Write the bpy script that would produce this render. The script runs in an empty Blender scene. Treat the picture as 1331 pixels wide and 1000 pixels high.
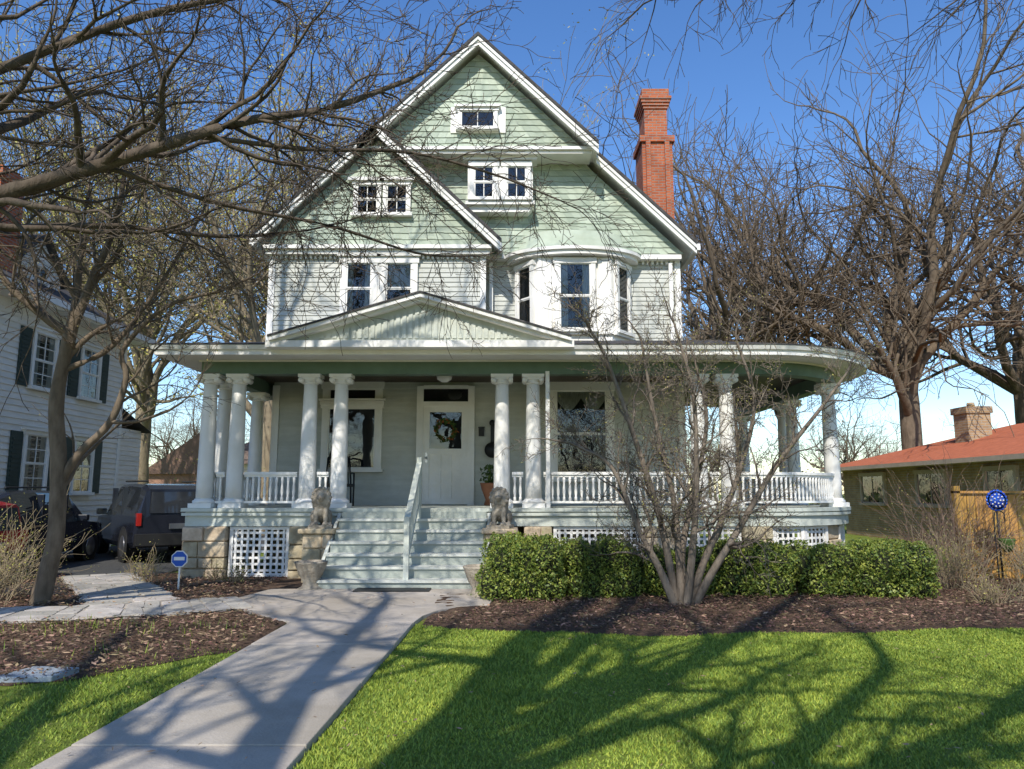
import bpy, math, random
import numpy as np
from mathutils import Vector, Matrix
random.seed(7); np.random.seed(7)
R=random.random
def U(a,b): return random.uniform(a,b)
scene=bpy.context.scene
G=0.08   # ground level

# ------------------------------------------------------------ materials
def new_mat(name):
    m=bpy.data.materials.new(name); m.use_nodes=True
    nt=m.node_tree; b=nt.nodes['Principled BSDF']
    return m,nt,b
def mat(name,c1,c2=None,scale=4.0,rough=.7,bump=0.0,bscale=30.0,spec=.3,island=0.0,stretch=None,detail=5,metal=0.0,stain=0.0):
    m,nt,b=new_mat(name); N=nt.nodes; L=nt.links
    b.inputs['Roughness'].default_value=rough; b.inputs['Specular IOR Level'].default_value=spec
    b.inputs['Metallic'].default_value=metal
    tc=N.new('ShaderNodeTexCoord'); mp=N.new('ShaderNodeMapping'); L.new(tc.outputs['Object'],mp.inputs[0])
    if stretch: mp.inputs['Scale'].default_value=stretch
    n=N.new('ShaderNodeTexNoise'); n.inputs['Scale'].default_value=scale; n.inputs['Detail'].default_value=detail; n.inputs['Roughness'].default_value=.6
    L.new(mp.outputs[0],n.inputs['Vector'])
    r=N.new('ShaderNodeValToRGB'); r.color_ramp.elements[0].position=.32; r.color_ramp.elements[1].position=.68
    if c2 is None: c2=tuple(x*.82 for x in c1)
    r.color_ramp.elements[0].color=(*c2,1); r.color_ramp.elements[1].color=(*c1,1)
    L.new(n.outputs[0],r.inputs[0]); out=r.outputs[0]
    if stain>0:
        n3=N.new('ShaderNodeTexNoise'); n3.inputs['Scale'].default_value=.45; n3.inputs['Detail'].default_value=7; n3.inputs['Roughness'].default_value=.7; L.new(tc.outputs['Object'],n3.inputs['Vector'])
        r3=N.new('ShaderNodeValToRGB'); r3.color_ramp.elements[0].position=.38; r3.color_ramp.elements[1].position=.6; v=1-stain; r3.color_ramp.elements[0].color=(v,v*.98,v*.93,1)
        L.new(n3.outputs[0],r3.inputs[0]); mx=N.new('ShaderNodeMixRGB'); mx.blend_type='MULTIPLY'; mx.inputs[0].default_value=1; L.new(out,mx.inputs[1]); L.new(r3.outputs[0],mx.inputs[2]); out=mx.outputs[0]
    if island>0:
        g=N.new('ShaderNodeNewGeometry'); h=N.new('ShaderNodeHueSaturation')
        mr=N.new('ShaderNodeMapRange'); mr.inputs['To Min'].default_value=1-island; mr.inputs['To Max'].default_value=1+island
        L.new(g.outputs['Random Per Island'],mr.inputs[0]); L.new(mr.outputs[0],h.inputs['Value']); L.new(out,h.inputs['Color']); 
        mr2=N.new('ShaderNodeMapRange'); mr2.inputs['To Min'].default_value=.5+island*.08; mr2.inputs['To Max'].default_value=.5-island*.08
        L.new(g.outputs['Random Per Island'],mr2.inputs[0]); L.new(mr2.outputs[0],h.inputs['Hue'])
        out=h.outputs[0]
    L.new(out,b.inputs['Base Color'])
    if bump>0:
        n2=N.new('ShaderNodeTexNoise'); n2.inputs['Scale'].default_value=bscale; n2.inputs['Detail'].default_value=4
        L.new(mp.outputs[0],n2.inputs['Vector'])
        bp=N.new('ShaderNodeBump'); bp.inputs['Strength'].default_value=bump; bp.inputs['Distance'].default_value=.02
        L.new(n2.outputs[0],bp.inputs['Height']); L.new(bp.outputs[0],b.inputs['Normal'])
    return m
def brick_mat(name,c1,c2,mortar,w=.21,h=.075,offs=.5,ms=.012,bump=.5):
    m,nt,b=new_mat(name); N=nt.nodes; L=nt.links
    b.inputs['Roughness'].default_value=.85; b.inputs['Specular IOR Level'].default_value=.2
    tc=N.new('ShaderNodeTexCoord'); s=N.new('ShaderNodeSeparateXYZ'); L.new(tc.outputs['Object'],s.inputs[0])
    a=N.new('ShaderNodeMath'); a.operation='ADD'; L.new(s.outputs[0],a.inputs[0]); L.new(s.outputs[1],a.inputs[1])
    c=N.new('ShaderNodeCombineXYZ'); L.new(a.outputs[0],c.inputs[0]); L.new(s.outputs[2],c.inputs[1])
    k=N.new('ShaderNodeTexBrick'); L.new(c.outputs[0],k.inputs['Vector'])
    k.inputs['Scale'].default_value=1; k.inputs['Brick Width'].default_value=w; k.inputs['Row Height'].default_value=h
    k.inputs['Mortar Size'].default_value=ms; k.offset=offs; k.inputs['Mortar Smooth'].default_value=.3
    k.inputs['Color1'].default_value=(*c1,1); k.inputs['Color2'].default_value=(*c2,1); k.inputs['Mortar'].default_value=(*mortar,1)
    n=N.new('ShaderNodeTexNoise'); n.inputs['Scale'].default_value=3; n.inputs['Detail'].default_value=6; L.new(tc.outputs['Object'],n.inputs['Vector'])
    mx=N.new('ShaderNodeMixRGB'); mx.blend_type='MULTIPLY'; mx.inputs[0].default_value=.6
    L.new(k.outputs['Color'],mx.inputs[1]); 
    rr=N.new('ShaderNodeValToRGB'); rr.color_ramp.elements[0].position=.3; rr.color_ramp.elements[1].position=.6
    rr.color_ramp.elements[0].color=(.55,.55,.55,1); L.new(n.outputs[0],rr.inputs[0]); L.new(rr.outputs[0],mx.inputs[2])
    L.new(mx.outputs[0],b.inputs['Base Color'])
    bp=N.new('ShaderNodeBump'); bp.invert=True; bp.inputs['Strength'].default_value=bump; bp.inputs['Distance'].default_value=.01
    L.new(k.outputs['Fac'],bp.inputs['Height']); L.new(bp.outputs[0],b.inputs['Normal'])
    return m
def glass_mat(name='window_glass'):
    m,nt,b=new_mat(name); N=nt.nodes; L=nt.links
    tr=N.new('ShaderNodeBsdfTransparent'); tr.inputs[0].default_value=(.8,.85,.85,1)
    gl=N.new('ShaderNodeBsdfGlossy'); gl.inputs['Roughness'].default_value=.02
    tc=N.new('ShaderNodeTexCoord'); n=N.new('ShaderNodeTexNoise'); n.inputs['Scale'].default_value=1.5; L.new(tc.outputs['Object'],n.inputs['Vector'])
    bp=N.new('ShaderNodeBump'); bp.inputs['Strength'].default_value=.15; bp.inputs['Distance'].default_value=.05; L.new(n.outputs[0],bp.inputs['Height']); L.new(bp.outputs[0],gl.inputs['Normal'])
    fr=N.new('ShaderNodeFresnel'); fr.inputs[0].default_value=1.5
    ad=N.new('ShaderNodeMath'); ad.operation='ADD'; ad.inputs[1].default_value=.04; L.new(fr.outputs[0],ad.inputs[0])
    mx=N.new('ShaderNodeMixShader'); L.new(ad.outputs[0],mx.inputs[0]); L.new(tr.outputs[0],mx.inputs[1]); L.new(gl.outputs[0],mx.inputs[2])
    L.new(mx.outputs[0],N['Material Output'].inputs[0]); return m

M_sid=mat('sage_clapboard',(.57,.58,.53),(.50,.51,.46),2.5,.6,.15,60,.3,.05,(1,1,5),5,0,.14)
M_gab=mat('green_shingle',(.47,.53,.43),(.38,.44,.35),3,.7,.3,50,.2,.16,None,5,0,.16)
M_white=mat('white_paint',(.88,.86,.82),(.79,.775,.73),2.2,.5,.1,40,.35,0,None,5,0,.10)
M_beam=mat('dark_green_paint',(.12,.18,.12),(.09,.14,.09),3,.5,.1,40)
M_ltgreen=mat('pale_green_paint',(.60,.63,.56),(.50,.53,.46),2,.55,.15,30,.3,0,None,5,0,.12)
M_ceil=mat('stained_ceiling_wood',(.06,.035,.022),(.035,.02,.013),6,.45,.1,30,.4,0,(1,12,1))
M_shing=mat('grey_roof_shingle',(.10,.095,.09),(.055,.05,.05),9,.9,.6,40,.2)
M_brick=brick_mat('red_brick',(.50,.14,.055),(.36,.09,.04),(.30,.22,.18))
M_tan=brick_mat('tan_brick',(.46,.31,.16),(.36,.23,.12),(.38,.33,.26))
M_glass=glass_mat()
M_dark=mat('dark_interior',(.03,.03,.032),(.015,.015,.017),2,.9)
M_curt=mat('lace_curtain',(.62,.62,.58),(.30,.30,.29),14,.9,.3,20,.1,0,(6,6,.6))
M_stone=mat('limestone_block',(.58,.48,.33),(.36,.28,.18),5,.9,.7,14,.2,.2)
M_lion=mat('weathered_cast_stone',(.46,.40,.31),(.20,.17,.13),9,.9,.6,30,.2)
M_conc=mat('concrete',(.52,.465,.395),(.39,.345,.285),1.6,.88,.3,60,.2,.06,None,9,0,.22)
M_flag=mat('flagstone',(.50,.46,.40),(.33,.30,.255),3,.9,.5,18,.2,.18)
M_mulch=mat('mulch_soil',(.16,.105,.07),(.065,.043,.03),14,.95,1.0,50,.1,0,None,8)
M_chip=mat('mulch_chips',(.22,.14,.09),(.10,.063,.042),6,.95,0,1,.1,.55)
M_dead=mat('dead_leaves',(.38,.28,.17),(.25,.165,.10),6,.9,0,1,.1,.4)
M_asph=mat('asphalt',(.09,.09,.085),(.055,.055,.055),12,.9,.5,80,.2)
M_bark=mat('bark',(.15,.118,.088),(.065,.051,.039),9,.95,.9,25,.1,0,(1,1,.35))
M_bark2=mat('grey_bark',(.25,.205,.16),(.12,.097,.075),9,.95,.9,25,.1,0,(1,1,.35))
M_bark3=mat('brown_bark',(.20,.155,.11),(.10,.077,.054),9,.9,.6,25,.1,0,(1,1,.35))
M_bark4=mat('tan_grey_bark',(.32,.265,.175),(.19,.15,.10),9,.9,.6,25,.1,0,(1,1,.35))
M_bud=mat('spring_buds',(.42,.39,.11),(.30,.28,.075),3,.8,0,1,.1,.3)
M_hedge=mat('hedge_leaf',(.21,.265,.045),(.115,.16,.025),3.0,.5,0,1,.4,.45)
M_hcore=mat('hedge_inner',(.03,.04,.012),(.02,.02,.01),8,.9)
M_grass=mat('lawn_grass',(.19,.235,.042),(.135,.175,.032),1.1,.9,.8,90,.1,0,None,7)
M_blade=mat('grass_blade',(.285,.36,.05),(.165,.235,.033),1.3,.6,0,1,.25,.33)
M_fence=mat('stained_fence_wood',(.50,.29,.08),(.36,.20,.05),3,.7,.3,20,.2,.12,(4,4,.5))
M_orange=mat('orange_roof_tile',(.50,.155,.075),(.36,.11,.055),6,.85,.6,30,.2)
M_carp=mat('black_car_paint',(.016,.018,.026),(.013,.015,.022),2,.18,0,1,.6)
M_carred=mat('red_car_paint',(.35,.02,.02),(.3,.015,.015),2,.2,0,1,.6)
M_cargl=mat('car_window',(.03,.033,.038),(.02,.022,.025),2,.05,0,1,.8)
M_tyre=mat('tyre_rubber',(.02,.02,.02),None,4,.85)
M_rim=mat('alloy_rim',(.5,.5,.52),None,4,.3,0,1,.5,0,None,2,.9)
M_tail=mat('tail_lamp',(.35,.02,.015),None,4,.2)
M_iron=mat('black_iron',(.025,.025,.025),None,4,.5)
M_shut=mat('shutter_green',(.04,.06,.05),(.025,.045,.04),5,.6)
M_nwhite=mat('cream_clapboard',(.84,.79,.70),(.72,.68,.60),2,.65,.15,40,.2,.05,(1,1,5))
M_bluesign=mat('sign_blue',(.02,.10,.45),None,4,.4)
M_blueg=mat('cobalt_glass',(.01,.03,.35),(.01,.10,.5),8,.1,0,1,.8)
M_terra=mat('terracotta',(.3,.13,.07),None,8,.8)
M_leafg=mat('plant_leaf',(.08,.14,.03),(.05,.09,.02),4,.6,0,1,.3,.3)

# ------------------------------------------------------------ mesh builder
class MB:
    def __init__(s,M=None): s.v=[];s.f=[];s.m=[];s.M=M;s.sm=[]
    def add(s,vs,fs,mi=0,smooth=False):
        o=len(s.v)
        if s.M is not None: vs=[tuple(s.M@Vector(v)) for v in vs]
        s.v.extend(vs)
        for f in fs: s.f.append(tuple(i+o for i in f)); s.m.append(mi); s.sm.append(smooth)
    def box(s,x0,x1,y0,y1,z0,z1,mi=0):
        s.add([(x0,y0,z0),(x1,y0,z0),(x1,y1,z0),(x0,y1,z0),(x0,y0,z1),(x1,y0,z1),(x1,y1,z1),(x0,y1,z1)],
          [(0,3,2,1),(4,5,6,7),(0,1,5,4),(1,2,6,5),(2,3,7,6),(3,0,4,7)],mi)
    def prism(s,pts,y0,y1,mi=0):
        n=len(pts); vs=[(x,y0,z) for x,z in pts]+[(x,y1,z) for x,z in pts]
        fs=[tuple(range(n)),tuple(range(2*n-1,n-1,-1))]+[(i,i+n,(i+1)%n+n,(i+1)%n) for i in range(n)]
        s.add(vs,fs,mi)
    def prismz(s,pts,z0,z1,mi=0):
        n=len(pts); vs=[(x,y,z0) for x,y in pts]+[(x,y,z1) for x,y in pts]
        fs=[tuple(range(n-1,-1,-1)),tuple(range(n,2*n))]+[(i,(i+1)%n,(i+1)%n+n,i+n) for i in range(n)]
        s.add(vs,fs,mi)
    def tube(s,pts,rad,n=6,mi=0,cap=True,smooth=True):
        vs=[];fs=[];k=len(pts)
        for i in range(k):
            t=(pts[min(i+1,k-1)]-pts[max(i-1,0)])
            if t.length<1e-6: t=Vector((0,0,1))
            t.normalize(); ref=Vector((1,0,0)) if abs(t.x)<.8 else Vector((0,1,0))
            a=t.cross(ref).normalized(); b=t.cross(a)
            for j in range(n):
                q=2*math.pi*j/n; p=pts[i]+(a*math.cos(q)+b*math.sin(q))*rad[i]; vs.append((p.x,p.y,p.z))
        for i in range(k-1):
            for j in range(n):
                fs.append((i*n+j,i*n+(j+1)%n,(i+1)*n+(j+1)%n,(i+1)*n+j))
        if cap: fs.append(tuple(range(n-1,-1,-1))); fs.append(tuple(range((k-1)*n,k*n)))
        s.add(vs,fs,mi,smooth)
    def lathe(s,cx,cy,prof,n=16,mi=0,flute=0,smooth=True,rx=1,ry=1):
        vs=[];fs=[];k=len(prof)
        for r,z in prof:
            for j in range(n):
                q=2*math.pi*j/n; rr=r*(1-flute if j%2 else 1)
                vs.append((cx+math.cos(q)*rr*rx,cy+math.sin(q)*rr*ry,z))
        for i in range(k-1):
            for j in range(n): fs.append((i*n+j,i*n+(j+1)%n,(i+1)*n+(j+1)%n,(i+1)*n+j))
        fs.append(tuple(range(n-1,-1,-1))); fs.append(tuple(range((k-1)*n,k*n)))
        s.add(vs,fs,mi,smooth)
    def obj(s,name,mats,parent=None,bevel=0):
        me=bpy.data.meshes.new(name); me.from_pydata(s.v,[],s.f)
        for m in (mats if isinstance(mats,(list,tuple)) else [mats]): me.materials.append(m)
        me.polygons.foreach_set('material_index',s.m); me.polygons.foreach_set('use_smooth',s.sm); me.update()
        o=bpy.data.objects.new(name,me); scene.collection.objects.link(o)
        if parent: o.parent=parent
        if bevel:
            b=o.modifiers.new('b','BEVEL'); b.width=bevel; b.segments=2; b.limit_method='ANGLE'
        return o
def empty(name):
    e=bpy.data.objects.new(name,None); scene.collection.objects.link(e); return e

class Wall:
    def __init__(s,ox,oy,ux,uy,):
        s.O=Vector((ox,oy,0)); s.U=Vector((ux,uy,0)).normalized(); s.N=Vector((s.U.y,-s.U.x,0))
    def P(s,u,z,d): 
        p=s.O+s.U*u+s.N*d; return (p.x,p.y,z)
    def box(s,mb,u0,u1,z0,z1,d0,d1,mi=0):
        mb.add([s.P(u0,z0,d1),s.P(u1,z0,d1),s.P(u1,z0,d0),s.P(u0,z0,d0),s.P(u0,z1,d1),s.P(u1,z1,d1),s.P(u1,z1,d0),s.P(u0,z1,d0)],
          [(0,3,2,1),(4,5,6,7),(0,1,5,4),(1,2,6,5),(2,3,7,6),(3,0,4,7)],mi)
    def siding(s,mb,rng,z0,z1,h=.105,mi=0,lip=.02,seg=None):
        z=z0
        while z<z1-1e-4:
            zt=min(z+h,z1); a0,b0=rng(z); a1,b1=rng(zt)
            if b0>a0 and b1>=a1:
                L=b0-a0
                if seg is None: 
                    k=max(1,int(L/2.6)); e=[0]+sorted([R() for i in range(k)])+[1] if L>2 else [0,1]; cuts=[(p,q) for p,q in zip(e[:-1],e[1:]) if q>p]
                else:
                    k=max(1,int(L/seg)); off=R()*.5; e=[0]+[(i+off)/k for i in range(k) if 0<(i+off)/k<1]+[1]; cuts=list(zip(e[:-1],e[1:]))
                for c0,c1 in cuts:
                    lz=U(-.010,.010) if seg else 0; g=.003 if seg else .0006
                    A=a0+(b0-a0)*c0+g;B=a0+(b0-a0)*c1-g;C=a1+(b1-a1)*c0+g;D=a1+(b1-a1)*c1-g; lp=lip+U(-.001,.001)
                    mb.add([s.P(A,z+lz,lp),s.P(B,z+lz,lp),s.P(D,zt,.003),s.P(C,zt,.003),s.P(A,z+lz,0.0),s.P(B,z+lz,0.0)],[(0,1,2,3),(4,5,1,0)],mi)
            z=zt

trim=MB(); gl=MB(); dk=MB(); cu=MB()
def window(W,u0,u1,z0,z1,cas=.11,mid=True,mv=0,curt=0,T=None,Gm=None,D=None,C=None,d=0.0,head=True,topdiv=False):
    T=T or trim; Gm=Gm or gl; D=D or dk; C=C or cu
    W.box(T,u0-cas,u0,z0,z1,d,d+.085); W.box(T,u1,u1+cas,z0,z1,d,d+.085)
    W.box(T,u0-cas-.03,u1+cas+.03,z1,z1+cas*1.2,d,d+.10)
    if head: W.box(T,u0-cas-.07,u1+cas+.07,z1+cas*1.2,z1+cas*1.2+.045,d,d+.15)
    W.box(T,u0-cas-.04,u1+cas+.04,z0-.07,z0,d,d+.14)
    s=.034
    zm=(z0+z1)/2
    for (a,b,dd) in ([(zm,z1,.062),(z0,zm,.05)] if mid else [(z0,z1,.06)]):
        W.box(T,u0,u0+s,a,b,d+.03,d+dd+.01); W.box(T,u1-s,u1,a,b,d+.03,d+dd+.01)
        W.box(T,u0+s,u1-s,a,a+s,d+.03,d+dd+.008); W.box(T,u0+s,u1-s,b-s*.7,b,d+.03,d+dd+.008)
        for i in range(mv):
            uu=u0+(u1-u0)*(i+1)/(mv+1); W.box(T,uu-.009,uu+.009,a+s,b-s*.7,d+.03,d+dd)
        if topdiv: 
            zz=(a+b)/2; W.box(T,u0+s,u1-s,zz-.010,zz+.010,d+.031,d+dd-.002)
    Gm.add([W.P(u0,z0,d+.045),W.P(u1,z0,d+.045),W.P(u1,z1,d+.045),W.P(u0,z1,d+.045)],[(0,1,2,3)])
    D.add([W.P(u0,z0,d+.024),W.P(u1,z0,d+.024),W.P(u1,z1,d+.024),W.P(u0,z1,d+.024)],[(0,1,2,3)])
    if curt==1:
        w=(u1-u0)*.27
        for a,b in ((u0,u0+w),(u1-w,u1)):
            n=8
            vs=[];fs=[]
            for i in range(n+1):
                t=i/n; vs.append(W.P(a+(b-a)*t,z0,d+.030+.006*(i%2))); vs.append(W.P(a+(b-a)*t,z1,d+.030+.006*(i%2)))
            for i in range(n): fs.append((2*i,2*i+2,2*i+3,2*i+1))
            C.add(vs,fs)
    if curt==2:
        n=14; vs=[];fs=[]
        for i in range(n+1):
            t=i/n; zz=z1-.16-.28*abs(math.sin(t*math.pi*2)); vs.append(W.P(u0+(u1-u0)*t,zz,d+.036)); vs.append(W.P(u0+(u1-u0)*t,z1,d+.032))
        for i in range(n): fs.append((2*i,2*i+2,2*i+3,2*i+1))
        C.add(vs,fs)
    if curt==3:
        n=10; zc=z0+(z1-z0)*.45; vs=[];fs=[]
        for i in range(n+1):
            t=i/n; vs.append(W.P(u0+(u1-u0)*t,zc+.1*abs(math.sin(t*6.28)),d+.030+.006*(i%2))); vs.append(W.P(u0+(u1-u0)*t,z1,d+.030+.006*(i%2)))
        for i in range(n): fs.append((2*i,2*i+2,2*i+3,2*i+1))
        C.add(vs,fs)

# ------------------------------------------------------------ HOUSE
house=empty('victorian_house')
XL,XR=-5.19,3.73; RX=-.75; RZ=11.52; K=.97
def roofz(x): return RZ-K*abs(x-RX)
body=MB()
body.prism([(XL,G),(XR,G),(XR,roofz(XR)-.22),(RX,RZ-.22),(XL,roofz(XL)-.22)],16.0,28.0)
body.box(XL,-.58,15.4,16.02,4.3,6.7)
wx=-2.93; wz=roofz(wx)
body.prism([(XL-.02,6.68),(-.56,6.68),(wx,wz-.2)],15.3,16.0)
body.prism([(-5.0,6.75),(3.5,6.75),(1.6,9.0),(-3.1,9.0)],15.86,16.0)
body.prism([(RX-2.4,8.98),(RX+2.4,8.98),(RX,RZ-.2)],15.42,16.0)
W1=Wall(0,16.0,1,0); Ww=Wall(0,15.4,1,0); Wg=Wall(0,15.3,1,0); Wm=Wall(0,15.86,1,0); Wu=Wall(0,15.42,1,0)
sid=MB()
W1.siding(sid,lambda z:(XL,XR),1.28,3.9)
Ww.siding(sid,lambda z:(XL,-.58),4.55,6.6)
W1.siding(sid,lambda z:(-.58,XR),4.5,6.66)
WLs=Wall(XL,28,0,-1); WLs.siding(sid,lambda z:(0,12.6 if z>4.4 else 12.0),G+.6,6.7)
WRs=Wall(XR,16,0,1); WRs.siding(sid,lambda z:(0,12.0),G+.6,6.7)
Wwr=Wall(-.58,15.4,0,1); Wwr.siding(sid,lambda z:(0,.6),4.55,6.6)
sid.obj('clapboard_siding',M_sid,house)
gab=MB()
Wg.siding(gab,lambda z:(max(XL,wx-(wz-z)/K+.25),wx+(wz-z)/K-.25),6.8,wz-.3,.14,0,.022,.18)
Wm.siding(gab,lambda z:(RX-(RZ-z)/K+.3,RX+(RZ-z)/K-.3),6.8,8.9,.14,0,.022,.18)
Wu.siding(gab,lambda z:(RX-(RZ-z)/K+.2,RX+(RZ-z)/K-.2),9.05,RZ-.3,.14,0,.022,.18)
gab.obj('gable_shingles',M_gab,house)
body.obj('house_walls',M_sid,house)
for (W,a,b,z0,z1) in ((Ww,XL-.02,XL+.10,4.5,6.6),(Ww,-.68,-.56,4.5,6.6),(W1,XR-.10,XR+.02,4.5,6.66),(W1,XL-.02,XL+.13,1.28,3.86),(W1,XR-.13,XR+.02,1.28,3.86)):
    W.box(trim,a,b,z0,z1,.002,.04)
WRs.box(trim,-.005,.13,G+.5,6.66,.0,.035); WLs.box(trim,12.47,12.63,4.5,6.6,0,.035)
trim.box(XL-.08,-.48,15.24,15.42,6.6,6.70); trim.box(XL-.12,-.44,15.16,15.5,6.70,6.78)
x=XL
while x<-.6:
    trim.box(x,x+.05,15.33,15.39,6.52,6.6); x+=.105
trim.box(-.58,XR+.02,15.78,16.0,6.66,6.76)
x=2.9
while x<XR: trim.box(x,x+.05,15.93,15.985,6.58,6.66); x+=.105
trim.box(RX-2.5,RX+2.5,15.30,15.9,8.90,8.97); trim.box(RX-2.6,RX+2.6,15.24,15.9,8.97,9.04)
roof=MB()
def rslope(x0,x1,y0,y1,ax,az,th=.08,side=0,soff=1.2,drop=.2):
    z0=az-K*abs(x0-ax); z1=az-K*abs(x1-ax)
    roof.prism([(x0,z0),(x1,z1),(x1,z1+th),(x0,z0+th)],y0-.06,y1)
    trim.prism([(x0,z0-drop),(x1,z1-drop),(x1,z1-.002),(x0,z0-.002)],y0,y0+.06)
    trim.prism([(x0,z0-drop*.45),(x1,z1-drop*.45),(x1,z1-.004),(x0,z0-.004)],y0-.035,y0-.002)
    trim.prism([(x0,z0-.06),(x1,z1-.06),(x1,z1-.006),(x0,z0-.006)],y0+.062,min(y1,y0+soff))
rslope(-5.50,wx,15.05,28.3,RX,RZ)
rslope(wx,RX-2.6,15.5,28.3,RX,RZ)
rslope(RX-2.6,RX,15.05,28.3,RX,RZ)
rslope(RX,RX+2.62,15.05,28.3,RX,RZ)
rslope(RX+2.62,4.02,15.5,28.3,RX,RZ)
rslope(wx,-.22,15.05,15.98,wx,wz)
ez=roofz(4.02)
trim.box(-5.58,-5.47,15.1,28.2,ez-.12,ez+.02); trim.box(3.99,4.1,15.5,28.2,ez-.12,ez+.02)
window(Ww,-3.55,-3.0,5.30,6.42,.12,True,0,1); window(Ww,-2.70,-2.14,5.30,6.42,.12,True,0,3)
Ww.box(trim,-3.0+.12,-2.70-.12,5.25,6.55,.002,.07)
window(Wg,-3.36,-2.9,7.50,8.14,.07,True,1,0); window(Wg,-2.72,-2.26,7.50,8.14,.07,True,1,0)
Wg.box(trim,-3.55,-2.1,8.23,8.30,.0,.14)
body2=MB(); body2.box(-.98,.46,15.55,15.86,7.88,8.82); 
Wb=Wall(0,15.55,1,0)
window(Wb,-.84,-.40,7.96,8.68,.09,True,1,0,head=False); window(Wb,-.12,.32,7.96,8.68,.09,True,1,0,head=False)
trim.box(-1.08,.56,15.42,15.86,8.82,8.9); trim.box(-1.02,.50,15.46,15.86,7.8,7.88); body2.prism([(-1,7.8),(.48,7.8),(.36,7.66),(-.88,7.66)],15.56,15.86)
Wb.box(trim,-.31,-.21,7.96,8.68,.0,.06)
Wu.box(trim,-1.36,-.14,9.42,10.02,.0,.045)
window(Wu,-1.14,-.38,9.52,9.91,.06,False,1,0,d=.03,head=True)
bay=[(0.08,16.0),(.55,15.4),(2.15,15.4),(2.62,16.0)]
body2.prismz([(0.08,16.05)]+bay+[(2.62,16.05)],4.4,6.62)
body2.obj('bay_walls',M_white,house)
for i in range(3):
    a,b=bay[i],bay[i+1]; L=math.hypot(b[0]-a[0],b[1]-a[1]); W=Wall(a[0],a[1],b[0]-a[0],b[1]-a[1])
    if i==1:
        window(W,.46,1.14,4.98,6.42,.1,True,0,1,head=False); W.box(trim,.02,.30,4.62,6.55,.0,.04); W.box(trim,L-.3,L-.02,4.62,6.55,.0,.04)
        for uu in (.16,L-.16): W.box(trim,uu-.06,uu+.06,4.95,6.45,.04,.06)
    else: window(W,.16,L-.16,4.98,6.42,.08,True,0,0,head=False)
    W.box(trim,.0,L,4.86,4.91,.0,.09); 
trim.lathe(1.35,16.05,[(1.0,6.57),(1.04,6.58),(1.04,6.66),(1.10,6.67),(1.10,6.74)],40,0,0,False,1.42,.88)
bayroof=MB(); bayroof.lathe(1.35,16.05,[(1.12,6.742),(1.12,6.77),(.95,6.83),(.85,6.98),(.8,7.2),(.78,7.2)],40,0,0,True,1.42,.8); bayroof.obj('bay_roof',M_gab,house)
window(W1,-3.98,-2.94,2.05,3.36,.13,False,0,0); window(W1,-3.98,-2.94,3.5,3.78,.13,False,0,0,head=False)
window(W1,.95,2.05,1.85,3.74,.16,True,0,2)
W1.box(trim,-2.06,-1.92,1.28,3.84,.0,.10); W1.box(trim,-.95,-.81,1.28,3.84,.0,.10); W1.box(trim,-1.92,-.95,3.40,3.5,.0,.09); W1.box(trim,-1.92,-.95,3.78,3.86,.0,.09)
gl.add([W1.P(-1.92,3.5,.05),W1.P(-.95,3.5,.05),W1.P(-.95,3.78,.05),W1.P(-1.92,3.78,.05)],[(0,1,2,3)]); dk.add([W1.P(-1.92,3.5,.026),W1.P(-.95,3.5,.026),W1.P(-.95,3.78,.026),W1.P(-1.92,3.78,.026)],[(0,1,2,3)])
door=MB()
W1.box(door,-1.92,-1.78,1.30,3.40,.02,.065); W1.box(door,-1.09,-.95,1.30,3.40,.02,.065); W1.box(door,-1.78,-1.09,3.27,3.40,.02,.065); W1.box(door,-1.78,-1.09,1.30,1.42,.02,.065); W1.box(door,-1.78,-1.09,2.36,2.48,.02,.065)
W1.box(door,-1.78,-1.09,1.42,2.36,.02,.035)
for i in range(1,3): 
    u=-1.78+.69*i/3; W1.box(door,u-.025,u+.025,1.42,2.36,.035,.062)
for z in (1.72,2.04): W1.box(door,-1.78,-1.09,z-.025,z+.025,.035,.060)
door.obj('front_door',M_white,house)
gl.add([W1.P(-1.78,2.48,.05),W1.P(-1.09,2.48,.05),W1.P(-1.09,3.27,.05),W1.P(-1.78,3.27,.05)],[(0,1,2,3)]); dk.add([W1.P(-1.78,2.48,.026),W1.P(-1.09,2.48,.026),W1.P(-1.09,3.27,.026),W1.P(-1.78,3.27,.026)],[(0,1,2,3)])
knob=MB(); knob.lathe(-1.84,15.92,[(.0,2.25),(.02,2.255),(.03,2.28),(.02,2.305),(0,2.31)],10); knob.box(-1.865,-1.815,15.925,15.94,2.18,2.4); knob.obj('door_knob',M_rim,house)
for (x,y,z0,z1) in ((XR-.25,15.9,4.7,6.6),(-.5,15.88,4.75,6.6)):
    trim.box(x,x+.08,y-.04,y+.04,z0,z1)
trim.box(.60,.67,13.08,13.14,G+.1,3.7)
ch=MB(); cx,cy=3.85,19.0
ch.box(cx-.4,cx+.4,cy-.5,cy+.5,G,10.9)
ch.box(cx-.30,cx+.30,cy-.4,cy+.4,10.9,11.9)
for i in range(4):
    ch.box(cx-.33-.03*i,cx+.33+.03*i,cy-.43-.03*i,cy+.43+.03*i,11.75+.08*i,11.83+.08*i)
ch.box(cx-.36,cx+.36,cy-.46,cy+.46,12.07,12.3)
for dx in (-.31,.19): ch.box(cx+dx,cx+dx+.12,cy-.58,cy-.5,8,10.85)
ch.box(cx-.46,cx+.46,cy-.56,cy+.56,10.75,10.92)
ch.obj('house_chimney',M_brick,house)

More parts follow.
